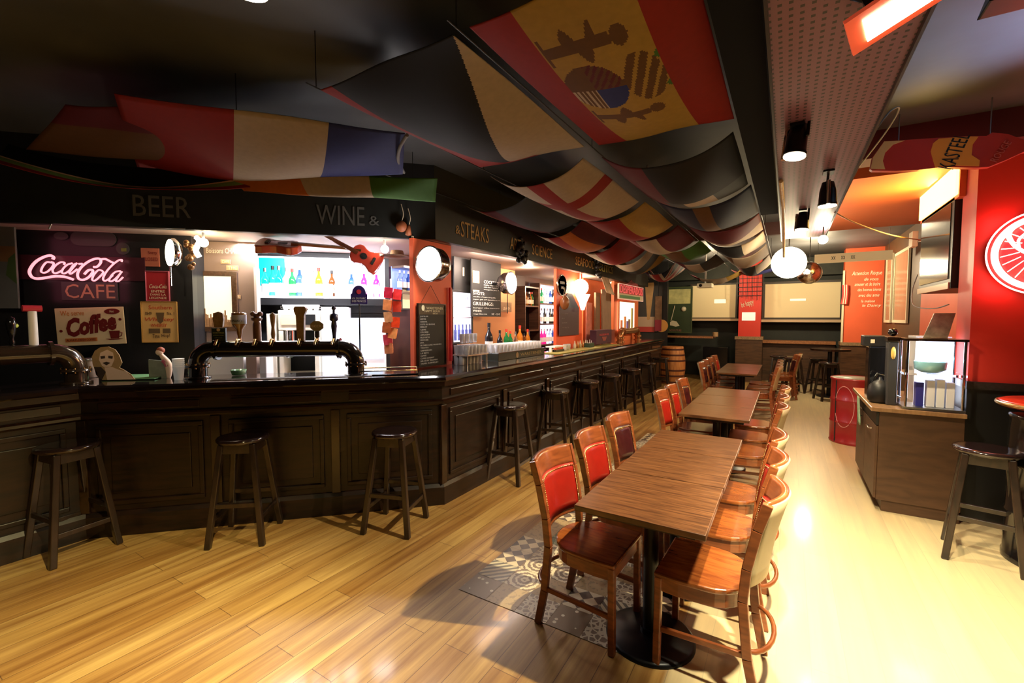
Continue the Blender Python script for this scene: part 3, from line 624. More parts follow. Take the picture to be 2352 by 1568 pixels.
dk = tag(MB().box(-.25, -.10, .4, 5.2, 2.70, 2.95).build('ceiling_beam', mat('matt black beam', (.004, .004, .005), .9, spec=.1)), 'black beam along the left of the cable tray', 'beam')

def spot(label, loc, aim, r=.055, L=.16, em=30, col=(1, .85, .6), mount=2.62):
    o = thing('track_spotlight', label, 'spotlight', loc)
    d = (Vector(aim) - Vector(loc)).normalized(); q = d.to_track_quat('-Z', 'Y').to_matrix().to_4x4()
    MB().lathe([(r * .96, .0), (r, .0), (r, .012), (r * .92, .02), (r * .85, L * .6), (r * .6, L), (.0001, L)], n=28, tf=q).build('housing', BLACKM, o)
    MB().lathe([(r * .93, -.004), (.0001, -.004)], n=24, tf=q).build('lens', mat('lit lens %s' % (label[:6]), col, .3, emit=em, ecol=col), o)
    MB().tube([(q @ Vector((r + .008 + .0 * i, 0, L * i / 6))) for i in range(7)], .011).build('side_tube', CHROME, o)
    top = Vector((0, 0, mount - loc[2])) + (q @ Vector((0, 0, L * .7))) * .6; top.z = mount - loc[2]
    MB().tube([q @ Vector((-r, 0, L * .5)), q @ Vector((-r, 0, L)) + Vector((0, 0, .03)), top], .008).box(top.x - .03, top.x + .03, top.y - .05, top.y + .05, top.z - .012, top.z).build('bracket', BLACKM, o)
    return o
spot('black spotlight with a chrome side tube, nearest under the cable tray', (.01, 2.66, 2.47), (-.25, 2.3, 0), .052, .17)
spot('black spotlight on the right edge of the cable tray, pointing down the aisle', (.205, 3.60, 2.40), (.22, 3.6, 0), .055, .15)
spot('farthest black spotlight at the end of the cable tray', (.09, 4.75, 2.45), (-.05, 4.6, 0), .055, .15)
o = spot('round chrome ceiling spot cut by the top edge above the flags', (-1.262, .70, 2.55), (-1.5, .9, 0), .05, .12, mount=CEILZ)
# red-framed poster lamp at the top right
pl = thing('floodlight', 'bright floodlight with an orange-red frame under the cable tray at the top right', 'floodlight', (.285, 1.72, 2.575))
tl = Matrix.Rotation(R(-10), 4, 'Z') @ Matrix.Rotation(R(-22), 4, 'Y') @ Matrix.Rotation(R(-8), 4, 'X')
MB().box(-.16, .16, -.085, .085, .0, .012, 0, tl).build('frame', mat('orange red frame', (.8, .10, .04), .4, emit=.35), pl)
MB().box(-.12, .12, -.05, .05, -.006, .0, 0, tl).build('lamp_glass', mat('lit flood glass', (1, .9, .62), .3, emit=18), pl)
MB().box(-.10, .10, -.05, .05, .012, .06, 0, tl).tube([(-.1, 0, .03), (-.15, 0, .06), (-.12, 0, .05)], .012).build('housing', BLACKM, pl)

# globe lamp that burns out the picture and the bulb behind it
gl = thing('globe_lamp', 'large glowing globe lamp hanging at the end of the cable tray', 'lamp', (0.0, 7.2, 2.42))
MB().ball((0, 0, 0), .21, 14).build('globe', mat('globe glow', (1, .9, .6), .3, emit=26, ecol=(1, .85, .55)), gl)
MB().cyl((0, 0, .2), (0, 0, .78), .008).build('cord', BLACK, gl)
gb = thing('pendant_bulb', 'small bright bare bulb hanging right of the globe lamp', 'bulb', (.30, 5.75, 2.49))
MB().ball((0, 0, 0), .045, 10).build('bulb', mat('bulb glow', (1, .92, .7), .3, emit=30), gb)
MB().cyl((0, 0, .04), (0, 0, .71), .006).build('cord', BLACK, gb)
db = tag(MB().ball((.262, 7.9, 2.33), .16, 14).build('mirror_ball', mat('mirror ball', (.6, .55, .5), .12, 1., noise=.7, nscale=30, bump=.6)), 'silver mirror ball hanging beside the globe lamp', 'mirror ball')
MB().cyl((0.262, 7.9, 2.48), (0.262, 7.9, CEILZ), .006, n=6).build('cord', BLACK, db)
cbl = MB().tube(crom([(.34, 5.0, 2.62), (.5, 5.2, 2.55), (.75, 5.6, 2.50), (1.0, 6.2, 2.52), (1.35, 7.2, 2.60), (1.45, 7.95, 2.68)]), .006)
tag(cbl.build('hanging_cable', mat('tan cable', (.30, .16, .08), .6)), 'thin tan cable sagging from the cable tray to the junction box', 'cable')
tag(MB().tube(crom([(.36, 2.9, 2.62), (.42, 3.0, 2.72), (.47, 3.1, 2.76), (.44, 3.25, 2.70), (.36, 3.6, 2.62)]), .004).build('hanging_cable', MATS['grey cable']), 'thin looped grey cable beside the cable tray', 'cable')
tag(MB().tube([(-.05, 6.3, 2.4), (-.05, 4.6, 2.60), (-.06, 3.6, 2.60)], .014).build('hanging_pipe', mat('mottled pipe', (.35, .22, .1), .4, noise=.6, nscale=30)), 'thin mottled pipe hanging at the end of the cable tray', 'pipe')

# ------------------------------------------------------------------ flags under the ceiling
FC = {}
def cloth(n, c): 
    if n not in FC: FC[n] = mat('cloth ' + n, tuple(v * .42 for v in c), .8, noise=.15, nscale=30, spec=.2)  # cloth colours darkened to paint in the dim light under the ceiling
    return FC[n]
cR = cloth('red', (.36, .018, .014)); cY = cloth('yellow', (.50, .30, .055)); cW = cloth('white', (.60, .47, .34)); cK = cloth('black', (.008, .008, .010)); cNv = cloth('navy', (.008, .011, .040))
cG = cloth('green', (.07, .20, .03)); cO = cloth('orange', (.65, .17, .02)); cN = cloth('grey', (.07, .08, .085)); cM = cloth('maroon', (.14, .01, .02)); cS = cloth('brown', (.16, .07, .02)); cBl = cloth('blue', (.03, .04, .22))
def flag(label, corners, fn, mats, sag=.16, nu=36, nv=36, mode='u', group='flags draped under the ceiling', drop=0.):
    c00, c10, c11, c01 = [Vector(c) for c in corners]; vs, fs, ms = [], [], []
    for j in range(nv + 1):
        for i in range(nu + 1):
            u, v = i / nu, j / nv; p = (c00 * (1 - u) + c10 * u) * (1 - v) + (c01 * (1 - u) + c11 * u) * v
            pu, pv = 4 * u * (1 - u), 4 * v * (1 - v); k = {'u': pu * (.72 + .28 * pv), 'uv': pu * pv, 'v': pv * (.72 + .28 * pu), 'r': pu * (.25 + .75 * v), 's': pu * (1.15 - .9 * v)}[mode]
            p.z -= sag * k + .006 * sin(9 * u + 5 * v); vs.append(p)
    mb = MB()
    for j in range(nv):
        for i in range(nu):
            a = j * (nu + 1) + i; mb.f.append((a, a + 1, a + nu + 2, a + nu + 1)); mb.m.append(fn((i + .5) / nu, (j + .5) / nv)); mb.sm.append(True)
    mb.v = [tuple(v) for v in vs]; o = mb.build('flag', mats, solid=.004); tag(o, label, 'flag', group); return o
def bands(*ix):
    n = len(ix); return lambda u, v: ix[min(n - 1, int(u * n))]
def bandsv(*ix):
    n = len(ix); return lambda u, v: ix[min(n - 1, int(v * n))]
Z9 = 2.9
def G(px, py, z=Z9): return at_z(px, py, z)
# three lanes running down the room; x limits and row length as measured at 2.9 m
def rect(x0, x1, y0, y1, z=Z9): return [(x0, y0, z), (x1, y0, z), (x1, y1, z), (x0, y1, z)]
def spain(u, v):       # u across (x), v away
    if u < .23 or u > .77: return 0
    x, y = (u - .49) / .86, (v - .44) / .80
    # arms: crown towards +u, shield, pillars, drawn as woven patches
    def ell(cx, cy, rx, ry): return ((x - cx) / rx) ** 2 + ((y - cy) / ry) ** 2 < 1
    if ell(-.12, -.05, .20, .17):
        if x < -.12 and y < -.05: return 2
        if x >= -.12 and y < -.05: return 3 if int((x + y) * 40) % 2 else 2
        if x < -.12: return 4 if int(x * 60) % 2 else 2
        return 5
    if ell(.20, -.05, .12, .17): return 2 if int((x * 37 + y * 23)) % 3 else 1
    if ell(.33, -.05, .05, .14) and not ell(.29, -.05, .05, .10): return 6
    for s in (-1, 1):
        if abs(x + .08) < .20 and abs(y + .05 - s * .27) < .028: return 2
        if abs(x + .05) < .10 and abs(y + .05 - s * (.27 + .05 * sin(x * 40))) < .045: return 2
        if ell(.17, -.05 + s * .27, .05, .05): return 2
        if abs(x + .30) < .04 and abs(y + .05 - s * .27) < .08 and int(x * 70) % 2: return 2
    return 1
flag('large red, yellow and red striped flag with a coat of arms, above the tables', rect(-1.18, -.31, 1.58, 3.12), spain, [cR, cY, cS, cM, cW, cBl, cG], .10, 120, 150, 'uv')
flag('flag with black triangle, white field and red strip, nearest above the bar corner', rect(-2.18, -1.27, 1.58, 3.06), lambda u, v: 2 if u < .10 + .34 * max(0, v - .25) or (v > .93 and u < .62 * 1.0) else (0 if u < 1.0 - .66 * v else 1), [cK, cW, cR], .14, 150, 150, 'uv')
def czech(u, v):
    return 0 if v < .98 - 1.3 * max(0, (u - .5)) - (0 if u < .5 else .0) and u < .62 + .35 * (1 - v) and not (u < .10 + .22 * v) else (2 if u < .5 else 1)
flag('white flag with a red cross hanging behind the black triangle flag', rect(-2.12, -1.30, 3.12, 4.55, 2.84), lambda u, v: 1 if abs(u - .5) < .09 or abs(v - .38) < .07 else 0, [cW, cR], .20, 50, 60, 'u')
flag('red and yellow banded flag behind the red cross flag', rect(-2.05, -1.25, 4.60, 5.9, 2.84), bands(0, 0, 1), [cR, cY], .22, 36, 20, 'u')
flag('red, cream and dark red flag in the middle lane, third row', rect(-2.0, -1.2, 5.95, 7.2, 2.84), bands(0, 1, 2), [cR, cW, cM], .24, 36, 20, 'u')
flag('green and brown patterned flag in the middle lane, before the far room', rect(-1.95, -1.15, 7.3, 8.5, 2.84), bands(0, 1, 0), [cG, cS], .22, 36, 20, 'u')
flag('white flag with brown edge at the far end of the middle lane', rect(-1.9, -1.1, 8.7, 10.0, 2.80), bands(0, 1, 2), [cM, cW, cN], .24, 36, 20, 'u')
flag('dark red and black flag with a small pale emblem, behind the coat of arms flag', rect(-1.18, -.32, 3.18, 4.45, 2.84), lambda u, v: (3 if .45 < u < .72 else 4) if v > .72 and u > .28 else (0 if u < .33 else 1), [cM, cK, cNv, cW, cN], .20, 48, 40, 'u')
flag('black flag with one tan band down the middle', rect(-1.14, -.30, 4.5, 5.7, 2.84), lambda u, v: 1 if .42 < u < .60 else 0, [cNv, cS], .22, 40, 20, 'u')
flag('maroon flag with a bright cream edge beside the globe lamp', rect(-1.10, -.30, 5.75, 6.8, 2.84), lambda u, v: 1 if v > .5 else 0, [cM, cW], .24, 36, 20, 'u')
flag('dark green flag lit white at its corner by the globe lamp', rect(-1.06, -.30, 6.85, 7.8, 2.82), bands(0, 0, 1), [cK, cW], .26, 36, 20, 'u')  # white cloth band paints in the globe lamp's light
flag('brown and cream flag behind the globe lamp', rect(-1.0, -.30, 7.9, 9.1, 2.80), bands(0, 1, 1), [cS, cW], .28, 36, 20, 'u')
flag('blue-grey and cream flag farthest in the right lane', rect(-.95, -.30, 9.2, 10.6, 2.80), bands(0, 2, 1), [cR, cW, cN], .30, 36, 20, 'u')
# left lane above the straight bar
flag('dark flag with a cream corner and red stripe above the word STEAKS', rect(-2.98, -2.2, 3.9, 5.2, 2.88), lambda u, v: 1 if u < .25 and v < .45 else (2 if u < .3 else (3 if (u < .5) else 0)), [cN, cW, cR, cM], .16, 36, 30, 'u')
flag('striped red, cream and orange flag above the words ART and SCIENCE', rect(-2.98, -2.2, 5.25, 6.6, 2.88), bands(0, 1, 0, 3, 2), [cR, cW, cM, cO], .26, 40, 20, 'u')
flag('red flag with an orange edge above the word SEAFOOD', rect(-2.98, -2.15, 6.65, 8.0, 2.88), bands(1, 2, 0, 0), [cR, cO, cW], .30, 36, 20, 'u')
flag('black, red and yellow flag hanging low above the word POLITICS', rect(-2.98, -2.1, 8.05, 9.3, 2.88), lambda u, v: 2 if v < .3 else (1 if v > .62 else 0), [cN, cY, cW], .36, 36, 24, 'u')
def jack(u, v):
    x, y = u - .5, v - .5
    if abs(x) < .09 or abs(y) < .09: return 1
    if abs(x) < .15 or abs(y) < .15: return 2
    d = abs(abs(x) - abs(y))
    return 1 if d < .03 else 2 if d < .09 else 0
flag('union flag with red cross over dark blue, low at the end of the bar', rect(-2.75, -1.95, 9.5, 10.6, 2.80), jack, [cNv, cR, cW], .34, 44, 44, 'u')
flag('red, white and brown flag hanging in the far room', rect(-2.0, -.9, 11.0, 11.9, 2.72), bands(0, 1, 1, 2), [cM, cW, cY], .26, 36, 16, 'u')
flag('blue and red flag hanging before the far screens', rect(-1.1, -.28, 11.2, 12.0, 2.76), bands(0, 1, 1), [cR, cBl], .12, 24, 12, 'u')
# flags above the angled bar
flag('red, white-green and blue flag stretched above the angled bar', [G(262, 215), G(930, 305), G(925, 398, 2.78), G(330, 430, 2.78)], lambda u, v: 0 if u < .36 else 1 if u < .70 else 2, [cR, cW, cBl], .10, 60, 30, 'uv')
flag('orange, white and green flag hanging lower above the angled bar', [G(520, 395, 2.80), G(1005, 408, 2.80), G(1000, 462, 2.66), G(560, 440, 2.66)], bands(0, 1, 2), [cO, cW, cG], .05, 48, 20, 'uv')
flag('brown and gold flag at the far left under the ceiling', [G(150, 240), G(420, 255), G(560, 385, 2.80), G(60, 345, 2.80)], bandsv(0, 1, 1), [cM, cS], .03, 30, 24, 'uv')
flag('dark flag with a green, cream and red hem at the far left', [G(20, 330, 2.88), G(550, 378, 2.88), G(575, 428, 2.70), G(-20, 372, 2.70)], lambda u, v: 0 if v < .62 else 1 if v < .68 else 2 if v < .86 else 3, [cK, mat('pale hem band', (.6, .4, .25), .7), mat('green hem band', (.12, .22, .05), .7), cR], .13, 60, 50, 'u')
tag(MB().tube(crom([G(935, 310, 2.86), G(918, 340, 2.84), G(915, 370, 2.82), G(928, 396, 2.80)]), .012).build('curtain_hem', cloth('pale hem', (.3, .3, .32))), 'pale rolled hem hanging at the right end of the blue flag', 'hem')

# orange and cream bottle-shaped cutout hanging at the top right
bt = [(180, 1450), (200, 1350), (300, 1210), (480, 1200), (700, 1185), (1000, 1165), (1180, 1165), (1230, 1135), (1370, 1150), (1501, 1200), (1700, 1215), (1700, 1265), (1501, 1300), (1350, 1370), (1200, 1430), (1100, 1437), (800, 1432), (600, 1455), (400, 1465), (200, 1462)]
YB = 4.45
def bp(q): x, z = loc_on('FAR', 1950 + q[0] / 3.734, q[1] / 3.734, YB); return x, z
o = thing('bottle_cutout', 'hanging bottle-shaped advertising cutout in red and orange under the ceiling at the top right', 'cutout sign', (0, 0, 0))
MB().prism([bp(q) for q in bt], YB, YB + .05).build('body', mat('cutout red', (.5, .03, .02), .4), o)
def patch(pts, m, nm, dy): MB().prism([bp(q) for q in pts], YB - dy, YB).build(nm, m, o)
CRL = mat('cutout cream', (.75, .48, .28), .5)
patch([(185, 1448), (205, 1350), (302, 1214), (478, 1206), (380, 1240), (310, 1310), (290, 1380), (310, 1452)], CRL, 'base_label', .004)
patch([(700, 1300), (720, 1230), (770, 1190), (1000, 1172), (1110, 1172), (1060, 1240), (1050, 1330), (1120, 1375), (1115, 1425), (820, 1420), (740, 1440), (720, 1380)], mat('cutout orange', (.9, .35, .06), .5), 'main_label', .004)
def slant(s, q0, q1, h, m):
    xa, za = bp(q0); xb, zb = bp(q1); text(o, s, min(xa, xb), max(xa, xb), za - h / 2, za + h / 2, m, y=YB - .006, rot=0)
x0_, z0_ = bp((790, 1395)); x1_, z1_ = bp((1010, 1205))
text(o, 'KASTEEL', (x0_ + x1_) / 2 - .12, (x0_ + x1_) / 2 + .12, (z0_ + z1_) / 2 - .045, (z0_ + z1_) / 2 + .045, BLACK, y=YB - .006, rot=70)
x0_, z0_ = bp((1210, 1350)); x1_, z1_ = bp((1390, 1250))
text(o, 'ROUGE', (x0_ + x1_) / 2 - .07, (x0_ + x1_) / 2 + .07, (z0_ + z1_) / 2 - .02, (z0_ + z1_) / 2 + .02, mat('dull red print', (.6, .12, .12), .5), y=YB - .006, rot=60)
MB().cyl(((x0_), YB + .02, z1_), (x0_, YB + .02, CEILZ), .004, n=6).build('hanging_wire', STEEL, o)
x1_, z1_ = bp((430, 1200)); MB().cyl((x1_, YB + .02, z1_), (x1_, YB + .02, CEILZ), .004, n=6).build('hanging_wire', STEEL, o)

# round stag neon on the red wall
NEON = mat('neon warm white', (1, .9, .85), .3, emit=2.6, ecol=(1, .80, .62))
xl, _ = loc_on('FAR', 2259, 587, 4.97); _, zt = loc_on('FAR', 2352, 485, 4.97); _, zb = loc_on('FAR', 2352, 678, 4.97)
Rn = (zt - zb) / 2; cxn, czn = xl + Rn, (zt + zb) / 2
ng = thing('neon_sign', 'round red neon sign with a stag head and rays on the red wall', 'neon sign', (cxn, 4.965, czn))
MB().lathe([(Rn * .99, 0), (Rn * .99, .02), (.0001, .02)], n=64, tf=Matrix.Rotation(R(90), 4, 'X')).build('disc', mat('deep red disc', (.35, .01, .015), .3), ng)
ring = lambda r, t, z=.0: [(r * cos(2 * pi * i / 72), -.03 + z, r * sin(2 * pi * i / 72)) for i in range(72)]
MB().tube(ring(Rn * .985, .005), .006, closed=True).build('outer_ring', NEON, ng)
MB().tube(ring(Rn * .865, .01), .013, closed=True).tube(ring(Rn * .80, .01), .009, closed=True).build('inner_ring', NEON, ng)
ry = MB()
for i in range(24):
    a = 2 * pi * i / 24 + .1; ry.tube([(Rn * .74 * cos(a), -.03, Rn * .74 * sin(a)), (Rn * .42 * cos(a), -.03, Rn * .42 * sin(a) + .02)], .0035, 6)
ry.build('rays', NEON, ng)
sg = MB()
for s in (-1, 1):
    Q = lambda P: [(s * x * Rn, -.035, z * Rn) for x, z in P]
    sg.tube(crom(Q([(.0, .05), (-.25, -.02), (-.48, .15), (-.62, .38), (-.66, .56)])), .013)
    sg.tube(crom(Q([(-.50, .17), (-.60, .45), (-.52, .62)])), .009); sg.tube(crom(Q([(-.42, .08), (-.45, .30), (-.34, .46)])), .009); sg.tube(crom(Q([(-.28, .0), (-.28, .18), (-.20, .30)])), .009)
    sg.tube(crom(Q([(.0, -.02), (-.16, -.06), (-.28, -.12), (-.20, -.22), (-.10, -.22), (-.11, -.42), (-.04, -.60), (0, -.62)])), .010)
sg.build('stag_head', NEON, ng)
cr_ = MB(); cr_.bar((0, -.035, .22 * Rn * 2), (0, -.035, .36 * Rn * 2), .014, .014).bar((-.05, -.035, .31 * Rn * 2), (.05, -.035, .31 * Rn * 2), .014, .014); cr_.build('cross', NEON, ng)
light('AREA', 'neon_glow', (cxn, 4.90, czn), 9, (1, .12, .12), (cxn, 6, czn), .6)
light('POINT', 'neon_glow', (cxn - .2, 4.75, czn), 5, (1, .15, .12), size=.25)

# cords the flags hang from
for i, (x, l) in enumerate([(-2.99, 'thin black cord along the bar carrying the left edges of the flags'), (-2.19, 'thin black cord between the bar-side flags and the middle flags'), (-1.235, 'thin black cord between the middle flags and the striped flag lane'), (-.295, 'thin black cord carrying the right edges of the flags by the cable tray')]):
    m = MB().tube([(x, y, 2.905) for y in (1.5, 6, 12.0)], .004, 6)
    for y in [1.56, 3.12, 4.6, 6.0, 7.3, 8.6, 10.0, 12.0]: m.cyl((x, y, 2.9), (x, y, CEILZ), .003, n=5)
    tag(m.build('hanging_line', BLACK), l, 'cord')
# effect light at the top right corner, and an unseen blue spot for the ceiling
EFF = Vector((.665, 2.37, 0))
bl_o = thing('effect_light', 'dark blue-lit stage light cut by the top right corner', 'stage light', (EFF.x, EFF.y, 2.78))
MB().prism([(-.08, .02), (.08, .02), (.07, .10), (-.05, .12)], -.06, .06).build('housing', BLACKM, bl_o, bevel=.008); MB().box(.05, .07, -.02, .02, .08, .42).build('arm', BLACKM, bl_o)
MB().cyl((0, 0, .118), (0, 0, .125), .03).build('lens', mat('blue lens', (.4, .6, 1), .3, emit=6, ecol=(.45, .65, 1)), bl_o)
light('SPOT', 'unseen_blue_spot', (1.70, 3.4, 2.45), 240, (.36, .62, 1.), (1.02, 3.45, 3.2), .05, 72, 1.)  # separate blue spot out of view, without a fixture, tints the ceiling
# ------------------------------------------------------------------ lights behind the bar (under the soffit and in the lit shelves)
def dw(x, y, z): return to_world('DIAG', x, y, z)
light('AREA', 'soffit_strip_light', dw(-1.25, 1.25, 2.44), 75, (.93, .93, 1.), dw(-1.25, 1.5, 1.0), 1.5, size_y=.12)
light('POINT', 'soffit_bulb_light', dw(-2.12, .85, 2.30), 9, (1, .80, .45), size=.05)
light('POINT', 'soffit_bulb_light', dw(-.58, .80, 2.30), 11, (1, .80, .5), size=.05)
light('AREA', 'bar_run_light', (-3.15, 4.9, 2.44), 55, (1, .75, .6), (-3.9, 5.0, 1), 1.0, size_y=.1)
light('POINT', 'bar_run_bulb', (-3.45, 8.0, 2.25), 55, (1, .82, .55), size=.06)
light('POINT', 'bar_run_bulb', (-3.5, 9.8, 2.30), 40, (1, .75, .42), size=.06)
light('POINT', 'bar_run_bulb', (-3.5, 6.2, 2.38), 14, (1, .75, .5), size=.05)

# bare bulbs
def bulb(label, p, r=.035, cord=.1, em=25, c=(1, .85, .6)):
    o = thing('bare_bulb', label, 'bulb', p)
    MB().ball((0, 0, 0), r, 10).build('bulb', mat('bulb %.2f' % em, c, .3, emit=em), o); MB().cyl((0, 0, r * .8), (0, 0, r * .8 + cord), .012, n=8).build('socket', WHITE, o); return o
bulb('bright bulb under the soffit at the left of the mirror panel', dw(-2.10, .70, 2.36), .04, .06)
bulb('bright bulb under the soffit above the right guitar', dw(-.50, .72, 2.36), .04, .06)
bulb('glaring bulb in front of the second red pillar', (-3.06, 7.25, 2.20), .14, .15, 18)
# ------------------------------------------------------------------ signs on the black wall
YS = .995
GREYP = mat('faint grey print', (.035, .037, .038), .5)
def letters(nm, label, cat, fr, box, depth, s, m, group=None, **k):
    o, w, h = place(nm, label, cat, fr, *box, depth, group); text(o, s, -w / 2, w / 2, 0, h, m, **k); return o
STR = [([(555, 320), (572, 275), (490, 240), (350, 280), (200, 370), (95, 500), (72, 600), (125, 690), (240, 722), (420, 700), (600, 672), (780, 680), (900, 712), (980, 740)], 1.7),
       ([(540, 392), (430, 380), (345, 470), (312, 570), (370, 600), (450, 570), (540, 480), (572, 400), (520, 375)], 1.15),
       ([(782, 430), (800, 392), (720, 380), (620, 440), (552, 530), (572, 600), (650, 600), (745, 550)], 1.15),
       ([(960, 400), (860, 430), (772, 510), (742, 590), (800, 612), (900, 550), (980, 440), (1060, 400)], 1.15), ([(1050, 402), (960, 510), (900, 590), (935, 618), (1065, 520)], 1.15),
       ([(1095, 415), (1168, 410)], 1.3),
       ([(1400, 480), (1480, 470), (1552, 380), (1530, 312), (1430, 310), (1290, 370), (1150, 480), (1072, 610), (1092, 720), (1190, 745), (1300, 690), (1382, 590), (1370, 540), (1290, 550), (1210, 630)], 1.5),
       ([(1552, 320), (1650, 315), (1740, 360), (1810, 392)], 1.4),
       ([(1590, 560), (1500, 545), (1410, 640), (1372, 740), (1430, 760), (1530, 680), (1602, 590), (1560, 550)], 1.15),
       ([(1980, 372), (1990, 332), (1920, 342), (1800, 430), (1680, 560), (1602, 700), (1622, 765), (1700, 740), (1800, 650)], 1.15),
       ([(1960, 562), (1860, 580), (1770, 660), (1722, 760), (1790, 770), (1890, 690), (1990, 572)], 1.15), ([(1990, 570), (1905, 690), (1862, 765), (1925, 770), (2012, 690)], 1.15)]
NP = mat('neon pink', (1, .45, .5), .3, emit=1.35, ecol=(1, .36, .42))
cx_, cz_ = loc_on('DIAG', 180, 617, .93)
cc = thing('neon_sign', 'pink neon sign in flowing cursive script above the word CAFE', 'neon sign', dw(cx_, .93, cz_), 45)
nm_ = MB()
for P, wd in STR:
    pts = []
    for a, b in P: x, z = loc_on('DIAG', 60 + a / 9.046, 560 + b / 9.046, .93); pts.append((x - cx_, 0, z - cz_))
    nm_.tube(crom(pts, 5), (.0068 * wd))
nm_.build('neon_lettering', NP, cc)
MB().box(-.50, .50, .045, .062, -.10, .12).build('backing', mat('smoked panel', (.05, .012, .02), .3), cc)
light('AREA', 'pink_neon_glow', dw(cx_, .90, cz_), .7, (1, .2, .3), dw(cx_, 2, cz_), .6)
cf, w, h, y = board('wall_sign', 'dark board with the word CAFE in tan capitals under the pink neon', 'sign', 'DIAG', (143, 648, 272, 690), YS, GREYP, .012)
text(cf, 'CAFE', -w / 2 + .03, w / 2 - .02, .02, h - .02, mat('tan letters', (.32, .17, .10), .5, emit=.08), y=y)
co, w, h, y = board('wall_sign', 'slightly tilted cream tin sign reading We serve Coffee with a red cup', 'sign', 'DIAG', (132, 706, 290, 792), YS - .01, mat('cream tin', (.85, .66, .42), .4, noise=.15, nscale=4), .01, bevel=.004)
co.rotation_euler = (0, R(-2.2), R(45))
DR = mat('dark red print', (.17, .008, .008), .5); OR = mat('orange print', (.62, .20, .05), .5)
text(co, 'We serve', -w * .42, -w * .08, h * .80, h * .93, OR, y=y); text(co, 'Coffee', -w * .36, w * .38, h * .30, h * .80, DR, y=y, shear=.35, bold=.05, rot=9)
MB().cyl((-w * .43, y, h * .40), (-w * .43, y - .003, h * .40), .012).build('round_mark', DR, co); MB().cyl((w * .44, y, h * .66), (w * .44, y - .003, h * .66), .012).build('round_mark', DR, co)
MB().box(-w * .38, w * .08, y - .002, y, h * .10, h * .20).build('strip', OR, co); text(co, 'ALWAYS FRESH COFFEE', -w * .36, w * .06, h * .12, h * .18, DR, y=y - .003)
MB().prism([(w * .26, h * .36), (w * .42, h * .36), (w * .40, h * .16), (w * .28, h * .16)], y - .003, y).prism([(w * .20, h * .15), (w * .46, h * .15), (w * .40, h * .12), (w * .26, h * .12)], y - .003, y).tube([(w * .41, y - .003, h * .33), (w * .455, y - .003, h * .30), (w * .44, y - .003, h * .22), (w * .40, y - .003, h * .20)], .004).build('cup', DR, co)
MB().prism([(w * .33 + .062 * cos(2 * pi * i / 24), h * .88 + .026 * sin(2 * pi * i / 24)) for i in range(24)], y - .003, y).build('oval_badge', DR, co); text(co, 'Hot', w * .30, w * .36, h * .85, h * .91, CREAM, y=y - .004)
s1, w, h, y = board('wall_sign', 'small red and tan tin sign at the top of the column of three signs', 'sign', 'DIAG', (325, 570, 367, 612), YS, mat('red tan tin', (.35, .10, .06), .5, noise=.3), .01)
text(s1, 'CLOSED', -w * .42, w * .42, h * .3, h * .5, DR, y=y); text(s1, 'Sorry', -w * .1, w * .4, h * .62, h * .84, DR, y=y)
s2, w, h, y = board('wall_sign', 'small red enamel sign with white lettering in the middle of the column of three signs', 'sign', 'DIAG', (338, 624, 389, 690), YS, mat('enamel red', (.38, .02, .03), .35), .01, frame=mat('pink edge', (.5, .12, .18), .4), fw=.006)
lines(s2, [('Coca-Cola', -w * .38, w * .4, h * .42, h * .56, y, .3), ('ENTRE', -w * .3, w * .3, h * .28, h * .36, y), ('DANS LA', -w * .35, w * .35, h * .17, h * .24, y), ('LEGENDE', -w * .4, w * .4, h * .05, h * .13, y)], CREAM)
s3, w, h, y = board('wall_sign', 'orange and yellow whiskey tin sign in the narrow column, lowest of three', 'sign', 'DIAG', (328, 694, 408, 785), YS, mat('yellow tin', (.80, .48, .17), .45, noise=.2, nscale=5), .01, frame=mat('ochre edge', (.45, .25, .06), .4), fw=.006)
lines(s3, [('Southern', -w * .3, w * .36, h * .82, h * .92, y), ('Whiskey', -w * .42, w * .42, h * .5, h * .62, y, .2), ('WHISKEY', -w * .26, w * .2, h * .38, h * .46, y)], mat('red print', (.62, .06, .02), .5))
lines(s3, [('1849', -w * .4, -w * .22, h * .68, h * .76, y), ('No. 1', w * .22, w * .42, h * .68, h * .76, y), ('Time', -w * .22, -w * .02, h * .1, h * .2, y), ('Hop!', w * .04, w * .28, h * .1, h * .2, y)], mat('brown print', (.12, .05, .02), .5))
MB().box(-w * .32, w * .0, y - .002, y, h * .22, h * .34).box(w * .08, w * .3, y - .002, y, h * .22, h * .34).prism([(-w * .10, h * .74), (w * .14, h * .74), (w * .10, h * .52), (w * .02, h * .46), (-w * .06, h * .52)], y - .002, y).build('vignettes', mat('sepia print', (.16, .09, .04), .5), s3)
# faint things high on the black wall
fl, w, h = place('wall_plaque', 'faint grey rounded plaque high on the black wall above the pink neon', 'plaque', 'DIAG', 163, 532, 268, 565, YS)
MB().prism([((w / 2 - h / 2) * (1 if i < 12 else -1) + h / 2 * sin(pi * (i % 12) / 11) * (1 if i < 12 else -1), h / 2 + h / 2 * cos(pi * (i % 12) / 11) * (1 if i < 12 else -1)) for i in range(24)], -.01, 0).build('plaque', GREYP, fl)
fl, w, h = place('wall_plaque', 'small faint grey oval plaque at the left above the pink neon', 'plaque', 'DIAG', 125, 533, 158, 551, YS)
MB().prism([(w / 2 * cos(2 * pi * i / 24), h / 2 + h / 2 * sin(2 * pi * i / 24)) for i in range(24)], -.01, 0).build('plaque', GREYP, fl)
fl, w, h = place('wall_plaque', 'round faint plaque with a yellow-green mark at the right above the pink neon', 'plaque', 'DIAG', 268, 557, 298, 585, YS)
